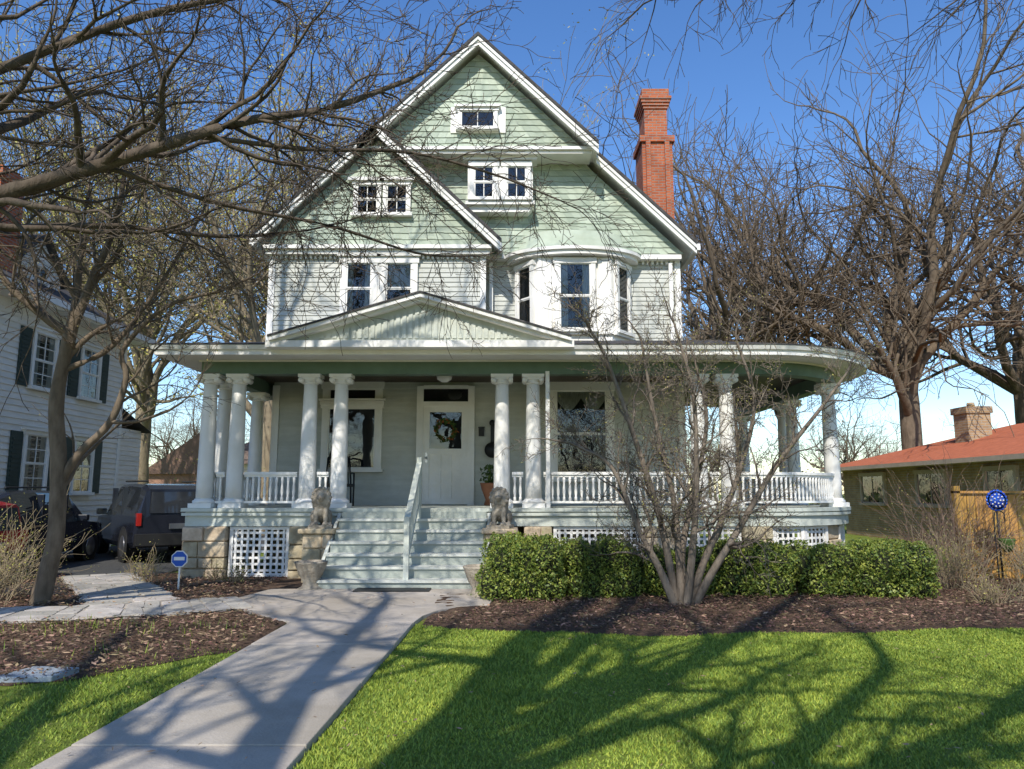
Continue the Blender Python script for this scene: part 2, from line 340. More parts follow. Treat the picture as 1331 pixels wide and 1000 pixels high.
# ---- porch
CX,CY,CR=4.3,15.4,2.15
path=[(-5.45,17.0),(-5.45,13.25)]
path+= [(CX+CR*math.sin(a),CY-CR*math.cos(a)) for a in [math.radians(k) for k in range(0,91,6)]]
path+= [(6.45,21.0)]
def offset(d):
    out=[]; n=len(path)
    for i in range(n):
        def nrm(a,b):
            dx,dy=b[0]-a[0],b[1]-a[1]; L=math.hypot(dx,dy); return (dy/L,-dx/L)
        ns=[]
        if i>0: ns.append(nrm(path[i-1],path[i]))
        if i<n-1: ns.append(nrm(path[i],path[i+1]))
        mx=sum(q[0] for q in ns)/len(ns); my=sum(q[1] for q in ns)/len(ns); l2=mx*mx+my*my
        out.append((path[i][0]+mx/l2*d,path[i][1]+my/l2*d))
    return out
def sweep(mb,prof,mi=0):
    offs=[offset(d) for d,z in prof]; n=len(path); k=len(prof); vs=[]
    for i in range(n):
        for j in range(k): vs.append((offs[j][i][0],offs[j][i][1],prof[j][1]))
    fs=[]
    for i in range(n-1):
        for j in range(k):
            fs.append((i*k+j,(i+1)*k+j,(i+1)*k+(j+1)%k,i*k+(j+1)%k))
    fs.append(tuple(range(k))); fs.append(tuple(range((n-1)*k+k-1,(n-1)*k-1,-1)))
    mb.add(vs,fs,mi)
fl=MB(); fl.prismz(offset(.28),1.22,1.28); fl.obj('porch_floor',M_ltgreen,house)
sk=MB(); sweep(sk,[(.22,.97),(.22,1.218),(.18,1.218),(.18,.97)]); sweep(sk,[(.27,1.15),(.27,1.2),(.222,1.2),(.222,1.15)]); sk.obj('porch_skirt_board',M_ltgreen,house)
ce=MB(); ce.prismz(offset(.0),3.93,3.96); ce.obj('porch_ceiling',M_ceil,house)
be=MB(); sweep(be,[(.13,3.66),(.13,3.93),(-.13,3.93),(-.13,3.66)]); be.obj('porch_beam',M_beam,house)
sweep(trim,[(.135,3.90),(.72,3.90),(.72,3.98),(.76,3.99),(.79,4.06),(.135,4.06)])
sweep(trim,[(.132,3.875),(.17,3.875),(.17,3.898),(.132,3.898)])
sweep(roof,[(.80,4.065),(.80,4.085),(-2.1,4.72),(-2.1,4.62)])
roof.box(-5.0,4.3,15.3,16.2,4.60,4.72); roof.box(3.6,4.4,15.2,21,4.60,4.715)
px,pz=-1.56,4.88; p0,p1=-4.12,1.0
ped=MB(); ped.prism([(p0+.1,4.10),(p1-.1,4.10),(px,pz-.08)],12.42,13.6)
n=40
for i in range(n):
    x0=p0+.4+(p1-p0-.8)*i/n; x1=x0+.07
    zt=min(pz-.15-(abs(x-px))*(pz-4.12)/2.56 for x in (x0,x1))
    if zt>4.2: ped.box(x0,x1,12.40,12.419,4.16,zt)
po=ped.obj('pediment_boards',[M_ltgreen],house)
for (a,b,za,zb) in ((p0,px,4.12,pz),(px,p1,pz,4.12)):
    trim.prism([(a,za-.10),(b,zb-.10),(b,zb),(a,za)],12.28,12.48)
    trim.prism([(a+.02*(1 if a==p0 else 0),za-.04),(b,zb-.04),(b,zb+.025),(a,za+.025)],12.2,12.279)
    roof.prism([(a,za+.027),(b,zb+.027),(b,zb+.06),(a,za+.06)],12.18,15.3)
trim.prism([(p0-.05,3.98),(p1+.05,3.98),(p1+.05,4.095),(p0-.05,4.095)],12.26,12.6)
cols=MB(); 
def column(x,y,r=.135):
    cols.box(x-.2,x+.2,y-.2,y+.2,1.282,1.36)
    cols.lathe(x,y,[(.19,1.36),(.2,1.385),(.19,1.41),(.165,1.42),(.165,1.44)],24)
    prof=[]
    for i in range(9):
        t=i/8; prof.append((r*(1.08-.22*t**1.7),1.44+t*(3.48-1.44)))
    cols.lathe(x,y,prof,40,0,.07)
    cols.lathe(x,y,[(.125,3.48),(.14,3.49),(.14,3.51),(.12,3.52),(.125,3.56),(.16,3.58)],24)
    for sx in (-1,1):
        cols.tube([Vector((x+sx*.15,y-.14,3.55)),Vector((x+sx*.15,y+.14,3.55))],[.05,.05],10)
    cols.box(x-.2,x+.2,y-.15,y+.15,3.60,3.658)
    cols.box(x-.16,x+.16,y-.13,y+.13,3.56,3.60)
colpos=[(-5.45,13.25),(-4.93,13.25),(-5.45,13.95),(-5.45,15.75),(-3.64,13.25),(-3.08,13.25),(-.18,13.25),(.38,13.25),(3.34,13.25),(3.86,13.25)]
for a in (62,74): colpos.append((CX+CR*math.sin(math.radians(a)),CY-CR*math.cos(math.radians(a))))
colpos+=[(6.45,17.0),(6.45,17.55),(6.45,20.6)]
for c in colpos: column(*c)
cols.obj('porch_columns',M_white,house)
rail=MB()
def railing(pts):
    for a,b in zip(pts[:-1],pts[1:]):
        d=Vector((b[0]-a[0],b[1]-a[1],0)); L=d.length; W=Wall(a[0],a[1],d.x,d.y)
        W.box(rail,0,L,1.86,1.91,-.05,.05); W.box(rail,0,L,1.82,1.86,-.025,.025); W.box(rail,0,L,1.36,1.40,-.03,.03)
        k=max(1,int(round(L/.105)))
        for i in range(k):
            u=(i+.5)*L/k; p=W.P(u,0,0)
            rail.lathe(p[0],p[1],[(.026,1.40),(.026,1.46),(.016,1.48),(.030,1.56),(.018,1.70),(.026,1.76),(.026,1.82)],6)
railing([(-5.45,15.6),(-5.45,14.15)]); railing([(-5.45,13.75),(-5.45,13.45)]); railing([(-5.25,13.25),(-5.1,13.25)]); railing([(-4.75,13.25),(-3.82,13.25)]); railing([(-3.46,13.25),(-3.26,13.25)])
railing([(0.0,13.25),(.2,13.25)]); railing([(.56,13.25),(3.16,13.25)]); railing([(3.52,13.25),(3.68,13.25)])
arc=[(4.04,13.25)]+[(CX+CR*math.sin(math.radians(k)),CY-CR*math.cos(math.radians(k))) for k in range(0,91,10)]+[(6.45,20.4)]
railing(arc)
rail.obj('porch_railing',M_white,house)
st=MB()
def stones(W,u0,u1,z0,z1,depth=.35):
    z=z0
    while z<z1-.02:
        h=min(U(.16,.28),z1-z); 
        if z1-z-h<.08: h=z1-z
        u=u0
        while u<u1-.01:
            w=min(U(.22,.45),u1-u)
            if u1-u-w<.12: w=u1-u
            W.box(st,u+.008,u+w-.008,z+.008,z+h-.008,-depth,U(.0,.06)); u+=w
        W.box(st,u0+.02,u1-.02,z,z+h,-depth+.01,-.02)
        z+=h
Wf=Wall(0,13.12,1,0); Wf2=Wall(0,12.98,1,0); Wlf=Wall(-5.70,16.0,0,-1)
for a,b in ((-5.68,-4.92),(-3.84,-3.3),(.2,.7),(2.3,2.8),(4.0,4.5)): stones(Wf2,a,b,G-.1,.965,.4)
for a,b in ((0,.5),(2.35,2.98)): stones(Wlf,a,b,G-.1,.965)
for k in (45,85): 
    a=math.radians(k); W=Wall(CX+(CR+.1)*math.sin(a),CY-(CR+.1)*math.cos(a),math.cos(a),math.sin(a)); stones(W,-.25,.25,G-.1,.965)
stones(Wall(6.5,17.5,0,1),0,.5,G-.1,.965)
sb=MB(); sb.box(XL+.01,XR-.01,15.97,16.0,G-.1,1.28); sb.obj('basement_wall',M_stone,house)
st.obj('stone_piers',M_stone,house,.02)
la=MB()
def lattice(W,u0,u1,z0,z1):
    W.box(la,u0,u0+.06,z0,z1,0,.04); W.box(la,u1-.06,u1,z0,z1,0,.04); W.box(la,u0,u1,z0,z0+.06,.0,.038); W.box(la,u0,u1,z1-.05,z1,.0,.038)
    k=int((u1-u0)/.098); 
    for i in range(1,k): u=u0+(u1-u0)*i/k; W.box(la,u-.02,u+.02,z0,z1,.012,.022)
    k=int((z1-z0)/.098)
    for i in range(1,k): z=z0+(z1-z0)*i/k; W.box(la,u0,u1,z-.02,z+.02,.0,.012)
lattice(Wf,-4.9,-3.86,G+.03,.96); lattice(Wf,.72,2.28,G+.03,.96); lattice(Wf,2.82,3.98,G+.03,.96); lattice(Wall(-5.56,16,0,-1),.52,2.33,G+.03,.96)
for k0,k1 in ((6,22),(22,38),(51,66),(66,80)):
    a0,a1=math.radians(k0),math.radians(k1); A=(CX+(CR+.1)*math.sin(a0),CY-(CR+.1)*math.cos(a0)); B=(CX+(CR+.1)*math.sin(a1),CY-(CR+.1)*math.cos(a1))
    W=Wall(A[0],A[1],B[0]-A[0],B[1]-A[1]); lattice(W,0,math.hypot(B[0]-A[0],B[1]-A[1]),G+.03,.96)
la.obj('porch_lattice',M_white,house)
stp=MB(); n=7; sx0,sx1=-2.95,-.42; rise=(1.28-G)/n; run=.265
for i in range(n-1):
    zt=1.28-rise*(i+1); y1=12.97-run*i; y0=y1-run
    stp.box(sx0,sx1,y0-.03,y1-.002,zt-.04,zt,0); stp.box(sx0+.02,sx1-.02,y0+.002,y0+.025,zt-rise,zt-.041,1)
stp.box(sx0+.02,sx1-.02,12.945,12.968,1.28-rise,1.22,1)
for x in (sx0-.05,sx1): 
    pts=[(12.97,G),(12.97,1.2),(12.97-run*5.8,G+.1),(12.97-run*6,G)]
    vs=[(x,y,z) for y,z in pts]+[(x+.05,y,z) for y,z in pts]
    stp.add(vs,[(0,1,2,3),(7,6,5,4),(0,4,5,1),(1,5,6,2),(2,6,7,3),(3,7,4,0)],0)
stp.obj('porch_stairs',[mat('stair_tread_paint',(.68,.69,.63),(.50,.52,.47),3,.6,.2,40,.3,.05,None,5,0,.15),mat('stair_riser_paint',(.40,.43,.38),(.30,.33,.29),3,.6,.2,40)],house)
hr=MB(); hx=-1.6
for y,z in ((12.85,1.1),(11.45,G)): hr.box(hx-.04,hx+.04,y-.04,y+.04,z,z+.95+(.1 if y>12 else .15))
def slant(za,zb,hh,w):
    vs=[(hx-w,12.87,za),(hx+w,12.87,za),(hx+w,12.87,za+hh),(hx-w,12.87,za+hh),(hx-w,11.42,zb),(hx+w,11.42,zb),(hx+w,11.42,zb+hh),(hx-w,11.42,zb+hh)]
    hr.add(vs,[(0,1,2,3),(7,6,5,4),(0,4,5,1),(1,5,6,2),(2,6,7,3),(3,7,4,0)])
slant(2.05,1.08,.05,.045); slant(1.4,.42,.04,.02)
for i in range(12):
    y=12.75-i*.11; z=1.42-(12.87-y)*.672; hr.box(hx-.014,hx+.014,y-.014,y+.014,z,z+.65)
hr.obj('stair_handrail',M_ltgreen,house)
roof.obj('house_roof',M_shing,house)
trim.obj('house_trim',M_white,house); gl.obj('window_panes',M_glass,house); dk.obj('window_interior',M_dark,house); cu.obj('curtains',M_curt,house)
cl=MB(); cl.lathe(-1.35,14.6,[(.02,3.93),(.10,3.92),(.16,3.86),(.14,3.78),(.06,3.73),(0,3.72)],16); cl.obj('ceiling_light',M_white,house)
hn=MB(); hn.box(-.72,-.60,15.93,15.975,2.75,2.93); hn.box(-.73,-.59,15.92,15.976,2.93,2.95); hn.obj('mailbox',M_iron,house)

w=MB()
for i in range(260):
    a=R()*2*math.pi; rr=.20+random.gauss(0,.025); c=Vector((-1.435+rr*math.cos(a),15.915+U(-.03,.015),2.88+rr*math.sin(a)))
    d=Vector((U(-1,1),U(-1,.2),U(-1,1))).normalized()*.05; e=d.cross(Vector((R(),R(),R()))).normalized()*.018
    w.add([tuple(c-d),tuple(c+e),tuple(c+d),tuple(c-e)],[(0,1,2,3)],0 if R()<.75 else 1)
w.obj('door_wreath',[M_leafg,mat('wreath_berry',(.4,.12,.04),None,4,.6)])
c=MB(Matrix.Translation((-3.45,14.9,1.28))@Matrix.Rotation(.3,4,'Z'))
c.box(-.28,.28,-.28,.25,.38,.44); 
for x in (-.26,.26):
    c.tube([Vector((x,-.26,0)),Vector((x,-.27,.64)),Vector((x,.22,.66))],[.02]*3,6); c.tube([Vector((x,.25,0)),Vector((x*.95,.28,.5)),Vector((x*.8,.36,.98))],[.02]*3,6)
for i in range(13):
    x=-.24+.48*i/12; c.tube([Vector((x,.25,.44)),Vector((x*.92,.35,.96))],[.012]*2,5)
c.tube([Vector((-.22,.36,.97)),Vector((0,.37,1.02)),Vector((.22,.36,.97))],[.02]*3,6)
c.obj('porch_chair',M_iron)
b=MB(); 
b.tube([Vector((-.42,15.93,2.45)),Vector((-.42,15.88,2.45))],[.17,.17],24); b.box(-.46,-.38,15.9,15.94,2.6,3.0); b.tube([Vector((-.42,15.93,3.03)),Vector((-.42,15.88,3.03))],[.07,.07],12)
b.obj('wall_barometer',M_iron)
b=MB(); b.lathe(-.45,15.3,[(.10,1.285),(.13,1.3),(.09,1.4),(.17,1.6),(.2,1.72),(.21,1.74)],16,1)
for i in range(160):
    a=R()*6.28; r=R()*.2; c0=Vector((-.45+r*math.cos(a),15.3+r*math.sin(a),1.75+U(0,.35))); d=Vector((U(-1,1),U(-1,1),U(-.2,1))).normalized()*.06; e=d.cross(Vector((R(),R(),R()+.1))).normalized()*.02
    b.add([tuple(c0-d),tuple(c0+e),tuple(c0+d),tuple(c0-e)],[(0,1,2,3)],0)
b.obj('potted_plant',[M_leafg,M_terra])

# ------------------------------------------------------------ lions on pedestals
import bmesh
def ellipsoid(bm,c,r,rot=0):
    m=Matrix.Translation(c)@Matrix.Rotation(rot,4,'X')@Matrix.Diagonal((*r,1)); bmesh.ops.create_icosphere(bm,subdivisions=3,radius=1,matrix=m)
def lion(x,y,z,turn):
    bm=bmesh.new(); E=lambda c,r,rot=0: ellipsoid(bm,Vector(c),r,rot)
    E((0,.08,.20),(.115,.17,.15),.5); E((0,-.03,.27),(.10,.10,.16))
    E((0,-.05,.40),(.145,.12,.15)); E((0,-.02,.32),(.135,.12,.13))
    for i in range(14):
        a=2*math.pi*i/14; E((.125*math.cos(a),-.085,.415+.135*math.sin(a)),(.032,.05,.032))
    E((0,-.13,.44),(.075,.075,.08)); E((0,-.20,.415),(.045,.05,.035)); E((0,-.19,.383),(.035,.035,.022))
    for s in (-1,1):
        E((s*.07,-.09,.16),(.038,.04,.15)); E((s*.07,-.14,.03),(.045,.07,.03))
        E((s*.11,.12,.12),(.055,.12,.11)); E((s*.12,.0,.03),(.04,.09,.03)); E((s*.085,-.08,.525),(.03,.02,.03)); E((s*.035,-.19,.46),(.013,.012,.012))
    E((0,.25,.05),(.03,.08,.03)); E((.08,.26,.08),(.05,.03,.03))
    bmesh.ops.create_cube(bm,size=1,matrix=Matrix.Translation((0,.04,-.02))@Matrix.Diagonal((.34,.48,.06,1)))
    me=bpy.data.meshes.new('lion_statue'); bm.to_mesh(me); bm.free(); me.materials.append(M_lion)
    o=bpy.data.objects.new('lion_statue',me); scene.collection.objects.link(o)
    r=o.modifiers.new('r','REMESH'); r.mode='VOXEL'; r.voxel_size=.010; r.use_smooth_shade=True
    o.location=(x,y,z); o.rotation_euler=(0,0,turn); o.scale=(1.12,1.12,1.12)
for x,t in ((-3.2,.2),(-.2,-.15)):
    st=MB(); Wp=Wall(x-.24,12.35,1,0)
    stones(Wp,0,.48,G-.05,.88,.5)
    for Wq in (Wall(x-.22,12.85,0,-1),Wall(x+.22,12.35,0,1)): stones(Wq,0,.48,G-.05,.88,.2)
    st.box(x-.30,x+.30,12.28,12.92,.88,.96)
    st.obj('stone_pedestal',M_stone,None,.02); lion(x,12.58,1.0,t)
for x,y in ((-3.02,11.4),(-.45,10.7)):
    b=MB(); b.lathe(x,y,[(.18,G),(.19,G+.05),(.13,G+.08),(.11,G+.14),(.17,G+.24),(.22,G+.36),(.24,G+.42),(.25,G+.44),(.21,G+.45),(.19,G+.40)],20); b.obj('garden_urn',M_lion)

# ------------------------------------------------------------ leaves / grass via numpy
def quads(name,C,D,E,mats,midx=None,tri=False):
    n=len(C)
    if tri: V=np.stack([C-E,C+E,C+D],1); k=3
    else: V=np.stack([C-D,C+E,C+D,C-E],1); k=4
    me=bpy.data.meshes.new(name); me.vertices.add(n*k); me.vertices.foreach_set('co',V.reshape(-1).astype(np.float32))
    me.loops.add(n*k); me.loops.foreach_set('vertex_index',np.arange(n*k,dtype=np.int32))
    me.polygons.add(n); me.polygons.foreach_set('loop_start',np.arange(0,n*k,k,dtype=np.int32))
    try: me.polygons.foreach_set('loop_total',np.full(n,k,dtype=np.int32))
    except Exception: pass
    for m in (mats if isinstance(mats,list) else [mats]): me.materials.append(m)
    if midx is not None: me.polygons.foreach_set('material_index',midx.astype(np.int32))
    me.update(calc_edges=True); me.validate()
    o=bpy.data.objects.new(name,me); scene.collection.objects.link(o); return o
def rnd(n,a,b): return np.random.uniform(a,b,n)
def unit(n):
    v=np.random.normal(size=(n,3)); return v/np.linalg.norm(v,axis=1)[:,None]

def bed_edge(x):
    return np.interp(x,[-1.1,-.7,0.2,1.5,3,5,7,12],[8.55,8.4,8.1,7.95,8.05,8.3,8.55,8.7])+.06*np.sin(x*3)+.025*np.sin(x*13)
def left_edge(x): return np.interp(x,[-9,-5,-3.6,-2.5],[5.2,5.5,6.1,7.2])+.08*np.sin(x*4)+.04*np.sin(x*15)

g=MB(); g.add([(-300,-60,G),(300,-60,G),(300,500,G),(-300,500,G)],[(0,1,2,3)]); g.obj('ground',M_grass)
def sheet(name,xs,ylo,yhi,step,z,amp,m,ny=None):
    mb=MB(); nx=int((xs[1]-xs[0])/step)+1; ny=ny or 40; vs=[];fs=[]
    for i in range(nx+1):
        x=xs[0]+(xs[1]-xs[0])*i/nx
        for j in range(ny+1):
            t=j/ny; y=ylo(x)+(yhi(x)-ylo(x))*t; e=min(1,4*min(t,1-t)*1.0+.0)
            vs.append((x,y,z+amp*e*(R()*.6+.4*math.sin(x*2.1+1)*math.sin(y*1.7)+.2)))
    for i in range(nx):
        for j in range(ny): a=i*(ny+1)+j; fs.append((a,a+ny+1,a+ny+2,a+1))
    mb.add(vs,fs,0,True); mb.obj(name,m)
sheet('mulch_bed',(-1.0,12.5),lambda x:float(bed_edge(x)),lambda x:13.6,.09,G+.006,.05,M_mulch,60)
sheet('mulch_bed',(-9.0,-2.52),lambda x:float(left_edge(x)),lambda x:14.0 if x>-6.3 else 11.0,.09,G+.006,.04,M_mulch,70)
wk=MB(); y=-14.0
k=0
xl=lambda yy:-2.52+.012*(yy-4)
xr=lambda yy:-1.18+.02*(yy-4)
while y<8.5:
    y2=min(y+1.42,8.5)
    if 8.5-y2<.5: y2=8.5
    wk.prismz([(xl(y),y+.006),(xr(y),y+.006),(xr(y2),y2-.006),(xl(y2),y2-.006)],G-.1,G+.045+.004*(k%2)); y=y2; k+=1
pad=[(-2.46,8.51),(-1.09,8.51)]+[(-1.09+.8*(1-math.cos(a)),8.51+1.3*math.sin(a)) for a in [math.radians(q) for q in (20,40,60,80,90)]]+[(-.26,10.4),(-.26,11.36),(-3.6,11.36),(-3.75,10.4)]
pad+=[(-3.55,9.75),(-3.15,9.2),(-2.72,8.75)]
wk.prismz(pad,G-.1,G+.047)
wk.obj('concrete_walkway',M_conc,None,.008)
mt=MB(); mt.box(-2.3,-1.2,11.0,11.34,G+.05,G+.065); mt.obj('door_mat',M_iron)
def cat(pts,per=5):
    P=[Vector(p) for p in pts]; P=[P[0]*2-P[1]]+P+[P[-1]*2-P[-2]]; out=[]
    for i in range(1,len(P)-2):
        for k in range(per):
            t=k/per; a,b,c,d=P[i-1],P[i],P[i+1],P[i+2]
            out.append(.5*((2*b)+(c-a)*t+(2*a-5*b+4*c-d)*t*t+(3*b-a-3*c+d)*t**3))
    out.append(P[-2]); return out
fg=MB()
def strip(pts,w,z1):
    P=cat([(a,b,0) for a,b in pts],6); Lf=[];Rt=[]
    for i,p in enumerate(P):
        t=(P[min(i+1,len(P)-1)]-P[max(i-1,0)]).normalized(); nn=Vector((-t.y,t.x,0)); q=w*(1+.08*math.sin(i*1.9)); Lf.append(p+nn*q/2); Rt.append(p-nn*q/2)
    for i in range(len(P)-1):
        fg.add([(Rt[i].x,Rt[i].y,z1),(Rt[i+1].x,Rt[i+1].y,z1),(Lf[i+1].x,Lf[i+1].y,z1),(Lf[i].x,Lf[i].y,z1)],[(3,2,1,0)],1)
    i=0
    while i<len(P)-1:
        j=min(i+random.choice([1,2]),len(P)-1); m=random.choice([2,3]); cuts=[0]+sorted([(q+U(-.18,.18))/m+0 for q in range(1,m)])+[1]
        for c0,c1 in zip(cuts[:-1],cuts[1:]):
            q=[Rt[i].lerp(Lf[i],c0),Rt[j].lerp(Lf[j],c0+U(-.04,.04)),Rt[j].lerp(Lf[j],c1),Rt[i].lerp(Lf[i],c1)]
            ce_=sum(q,Vector())/4; q=[ce_+(v-ce_)*(1-.02/max((v-ce_).length,.1))+Vector((U(-.015,.015),U(-.015,.015),0)) for v in q]
            o=[]
            for a in range(4):
                pv,nx_=q[a-1],q[(a+1)%4]; o.append(tuple(q[a].lerp(pv,U(.06,.15)))[:2]); o.append(tuple(q[a].lerp(nx_,U(.06,.15)))[:2])
            fg.prismz(o[::-1],G-.02,z1+.008+U(0,.008),0)
        i=j
strip([(-3.5,10.0),(-4.2,9.6),(-5.4,9.1),(-7.0,8.85),(-9.5,8.8)],1.15,G+.05)
strip([(-4.9,9.9),(-5.5,10.8),(-6.3,11.9),(-7.2,13.2)],1.1,G+.0535)
fg.obj('flagstone_path',[M_flag,M_conc],None,.006)
f2=MB(); f2.prismz([(-4.05,6.0),(-3.6,6.05),(-3.55,6.35),(-3.95,6.4)],G,G+.05); f2.obj('stepping_stone',mat('bluestone',(.36,.40,.42),None,6,.8,.2,20),None,.01)
dv=MB(); dv.box(-10.9,-6.3,11.0,60,G-.05,G+.02); dv.obj('driveway',M_asph)
def scatter(name,n,xr_,yr,cond,size,z,m,flat=.35):
    x=rnd(n,*xr_); y=rnd(n,*yr); k=cond(x,y); x=x[k];y=y[k];n=len(x)
    C=np.stack([x,y,np.full(n,z)+rnd(n,0,.03)],1); D=unit(n); D[:,2]*=flat; E=unit(n); E[:,2]*=flat
    s=rnd(n,*size)[:,None]; quads(name,C,D*s,E*s*.45,m)
def onpad(x,y): return (x>-3.8)&(x<-.2)&(y>8.5)&((x>-2.6-1.2*np.clip((y-8.5)/1.6,0,1)))&(x<-1.1+.85*np.clip((y-8.5)/1.2,0,1))
cR=lambda x,y:(y>bed_edge(x)-.03+np.random.normal(0,.04,len(x)))&(y<13)&(~onpad(x,y))
def onpath(x,y):
    a=np.abs(y-np.interp(x,[-9.5,-7,-5.4,-4.2,-3.2],[8.8,8.85,9.1,9.55,9.95]))<.6
    b=(np.abs(x-np.interp(y,[9.9,10.8,11.9,13.2],[-4.9,-5.5,-6.3,-7.2]))<.6)&(y>9.9)
    return a|b
cL=lambda x,y:(y>left_edge(x)-.05)&(~onpath(x,y))&(~onpad(x,y))
scatter('mulch_chips',55000,(-1,10),(7.8,12.5),cR,(.012,.035),G+.045,M_chip)
scatter('mulch_chips',42000,(-8.5,-2.55),(5.0,13.5),cL,(.012,.035),G+.035,M_chip)
scatter('fallen_leaves',3200,(-1,10),(7.8,11.5),cR,(.02,.05),G+.06,M_dead)
scatter('fallen_leaves',9000,(-8.5,-2.55),(5.0,12.5),cL,(.015,.045),G+.06,M_dead)
scatter('fallen_leaves',500,(-8.5,-3),(8,12.5),lambda x,y:onpath(x,y),(.015,.04),G+.08,M_dead)
scatter('fallen_leaves',600,(-1,10),(3.5,8.0),lambda x,y:y>0,(.012,.026),G+.045,M_dead)
scatter('fallen_leaves',220,(-3.2,-.5),(3.5,11.3),lambda x,y:y>0,(.01,.03),G+.052,M_dead)
def grass(name,n,xr_,yr,cond,h):
    u=np.random.uniform(0,1,n); y=yr[0]+(yr[1]-yr[0])*u**1.25; x=rnd(n,*xr_); k=cond(x,y)&(np.abs(x)<.72*y+1.2); x=x[k];y=y[k];n=len(x)
    a=rnd(n,0,6.283); hh=rnd(n,*h)*(0.8+.35*np.sin(x*2.3+y)*np.sin(y*1.9)); lean=rnd(n,.2,1.1)
    D=np.stack([np.cos(a)*hh*lean,np.sin(a)*hh*lean,hh],1); b=rnd(n,0,6.283); wd=.0026+.0006*y
    E=np.stack([np.cos(b)*wd,np.sin(b)*wd,np.zeros(n)],1); C=np.stack([x,y,np.full(n,G)],1)
    quads(name,C,D,E,M_blade,None,True)
grass('lawn',360000,(-1.18,9.5),(2.8,8.7),lambda x,y:(y<bed_edge(x)+.02)&(x>-1.17+.02*(y-4)),(.014,.034))
grass('lawn',42000,(-6,-2.5),(2.8,7.3),lambda x,y:(y<left_edge(x)+np.random.normal(-.15,.4,len(x)))&(x<-2.53+.012*(y-4)),(.012,.034))
grass('lawn',20000,(12.6,20),(8.3,17),lambda x,y:(x>12.6),(.03,.06))
n=260; cx_=np.random.choice([-3.6,-4.4,-5.2,-3.2,-4.9],n); cyy=np.random.choice([8.2,7.9,8.4,7.0],n); x=cx_+np.random.normal(0,.3,n); y=cyy+np.random.normal(0,.13,n)
a=rnd(n,0,6.28); hh=rnd(n,.05,.12); D=np.stack([np.cos(a)*hh*.4,np.sin(a)*hh*.4,hh],1); E=np.stack([np.cos(a+1.5)*.006,np.sin(a+1.5)*.006,np.zeros(n)],1)
quads('spring_bulb_shoots',np.stack([x,y,np.full(n,G+.02)],1),D,E,M_blade,None,True)

def hedge(x0,x1,y0,y1,h,n):
    k=max(3,int((x1-x0)/.28)); lob=[]
    for i in range(k):
        for j in (0,1):
            lob.append((x0+.2+(x1-x0-.4)*(i+.5)/k+U(-.08,.08),y0+.24+j*(y1-y0-.48)+U(-.06,.06),G+h*U(.52,.70),U(.22,.32),U(.25,.33),h*U(.30,.42)))
            lob.append((x0+.2+(x1-x0-.4)*(i+.5)/k+U(-.06,.06),y0+.26+j*(y1-y0-.52),G+h*.28,U(.25,.31),U(.25,.31),h*.34))
    Lb=np.array(lob); m=int(n); id_=np.random.randint(0,len(Lb),m); q=Lb[id_]; u=unit(m)
    rr=1-np.abs(np.random.normal(0,.09,m))+.13*np.sin(u[:,0]*9+id_)*np.sin(u[:,2]*8+id_*2)+np.where(np.random.uniform(0,1,m)<.06,rnd(m,0,.3),0); C=q[:,:3]+u*q[:,3:6]*rr[:,None]
    C=C[C[:,2]>G+.03]; m=len(C); s=rnd(m,.012,.028)[:,None]
    o=quads('boxwood_hedge',C,unit(m)*s,unit(m)*s*.62,M_hedge)
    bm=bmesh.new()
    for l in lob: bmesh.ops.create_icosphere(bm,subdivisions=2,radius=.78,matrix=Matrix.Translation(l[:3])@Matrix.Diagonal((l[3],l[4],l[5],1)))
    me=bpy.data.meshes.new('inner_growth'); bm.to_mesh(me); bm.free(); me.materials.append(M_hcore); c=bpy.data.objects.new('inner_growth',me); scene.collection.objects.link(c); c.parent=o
hedge(-.45,.72,10.1,11.1,.90,34000); hedge(.64,1.85,10.35,11.3,.82,30000); hedge(1.8,2.9,10.5,11.4,.68,26000); hedge(2.85,4.05,10.5,11.4,.78,28000); hedge(4.0,4.9,10.5,11.3,.72,22000); hedge(4.8,5.88,10.3,11.3,.80,28000)

# ------------------------------------------------------------ trees
class Tree(MB):
    def __init__(s): super().__init__(); s.buds=[]
def rv(): 
    v=Vector((random.gauss(0,1),random.gauss(0,1),random.gauss(0,1))); return v.normalized()
def rotdir(d,ang):
    ax=d.cross(rv()); 
    if ax.length<1e-4: ax=Vector((1,0,0))
    return (Matrix.Rotation(ang,3,ax.normalized())@d).normalized()
CAM=Vector((0,0,1.55))
def sides(r): return 9 if r>.12 else (6 if r>.04 else (4 if r>.015 else 3))
def grow(T,p,d,L,r,lev,maxlev,kids,up=.03,wig=.22,ang=(.45,1.0),ratio=.68,rmin=.004,minz=None):
    n=5 if lev<maxlev-1 else 3
    pts=[p];rad=[max(r,rmin)];ds=[d]; rend=max(r*.5,rmin); st=L/n
    for i in range(1,n+1):
        d=(d+rv()*wig+Vector((0,0,up))).normalized(); p=p+d*st
        if minz is not None and p.z<minz: d.z=abs(d.z); p.z=minz
        pts.append(p); rad.append(r+(rend-r)*i/n if r>rmin else rmin); ds.append(d)
    if min((q-CAM).length for q in pts)<1.6: return
    T.tube(pts,rad,sides(r),0,False)
    if lev>=maxlev:
        T.buds.append(p); return
    k=kids[min(lev,len(kids)-1)]
    for j in range(k):
        last=(j==k-1); t=1.0 if last else .2+.78*(j+R())/k
        f=t*n; i=min(int(f),n-1); q=pts[i].lerp(pts[i+1],f-i); rr=rad[i]+(rad[i+1]-rad[i])*(f-i)
        nd=rotdir(ds[min(i+1,n)],U(.1,.35) if last else U(*ang))
        grow(T,q,nd,L*ratio*U(.75,1.2)*(1.0 if last else 1.1-.35*t),rr*(.9 if last else U(.45,.68)),lev+1,maxlev,kids,up,wig,ang,ratio,rmin,minz)
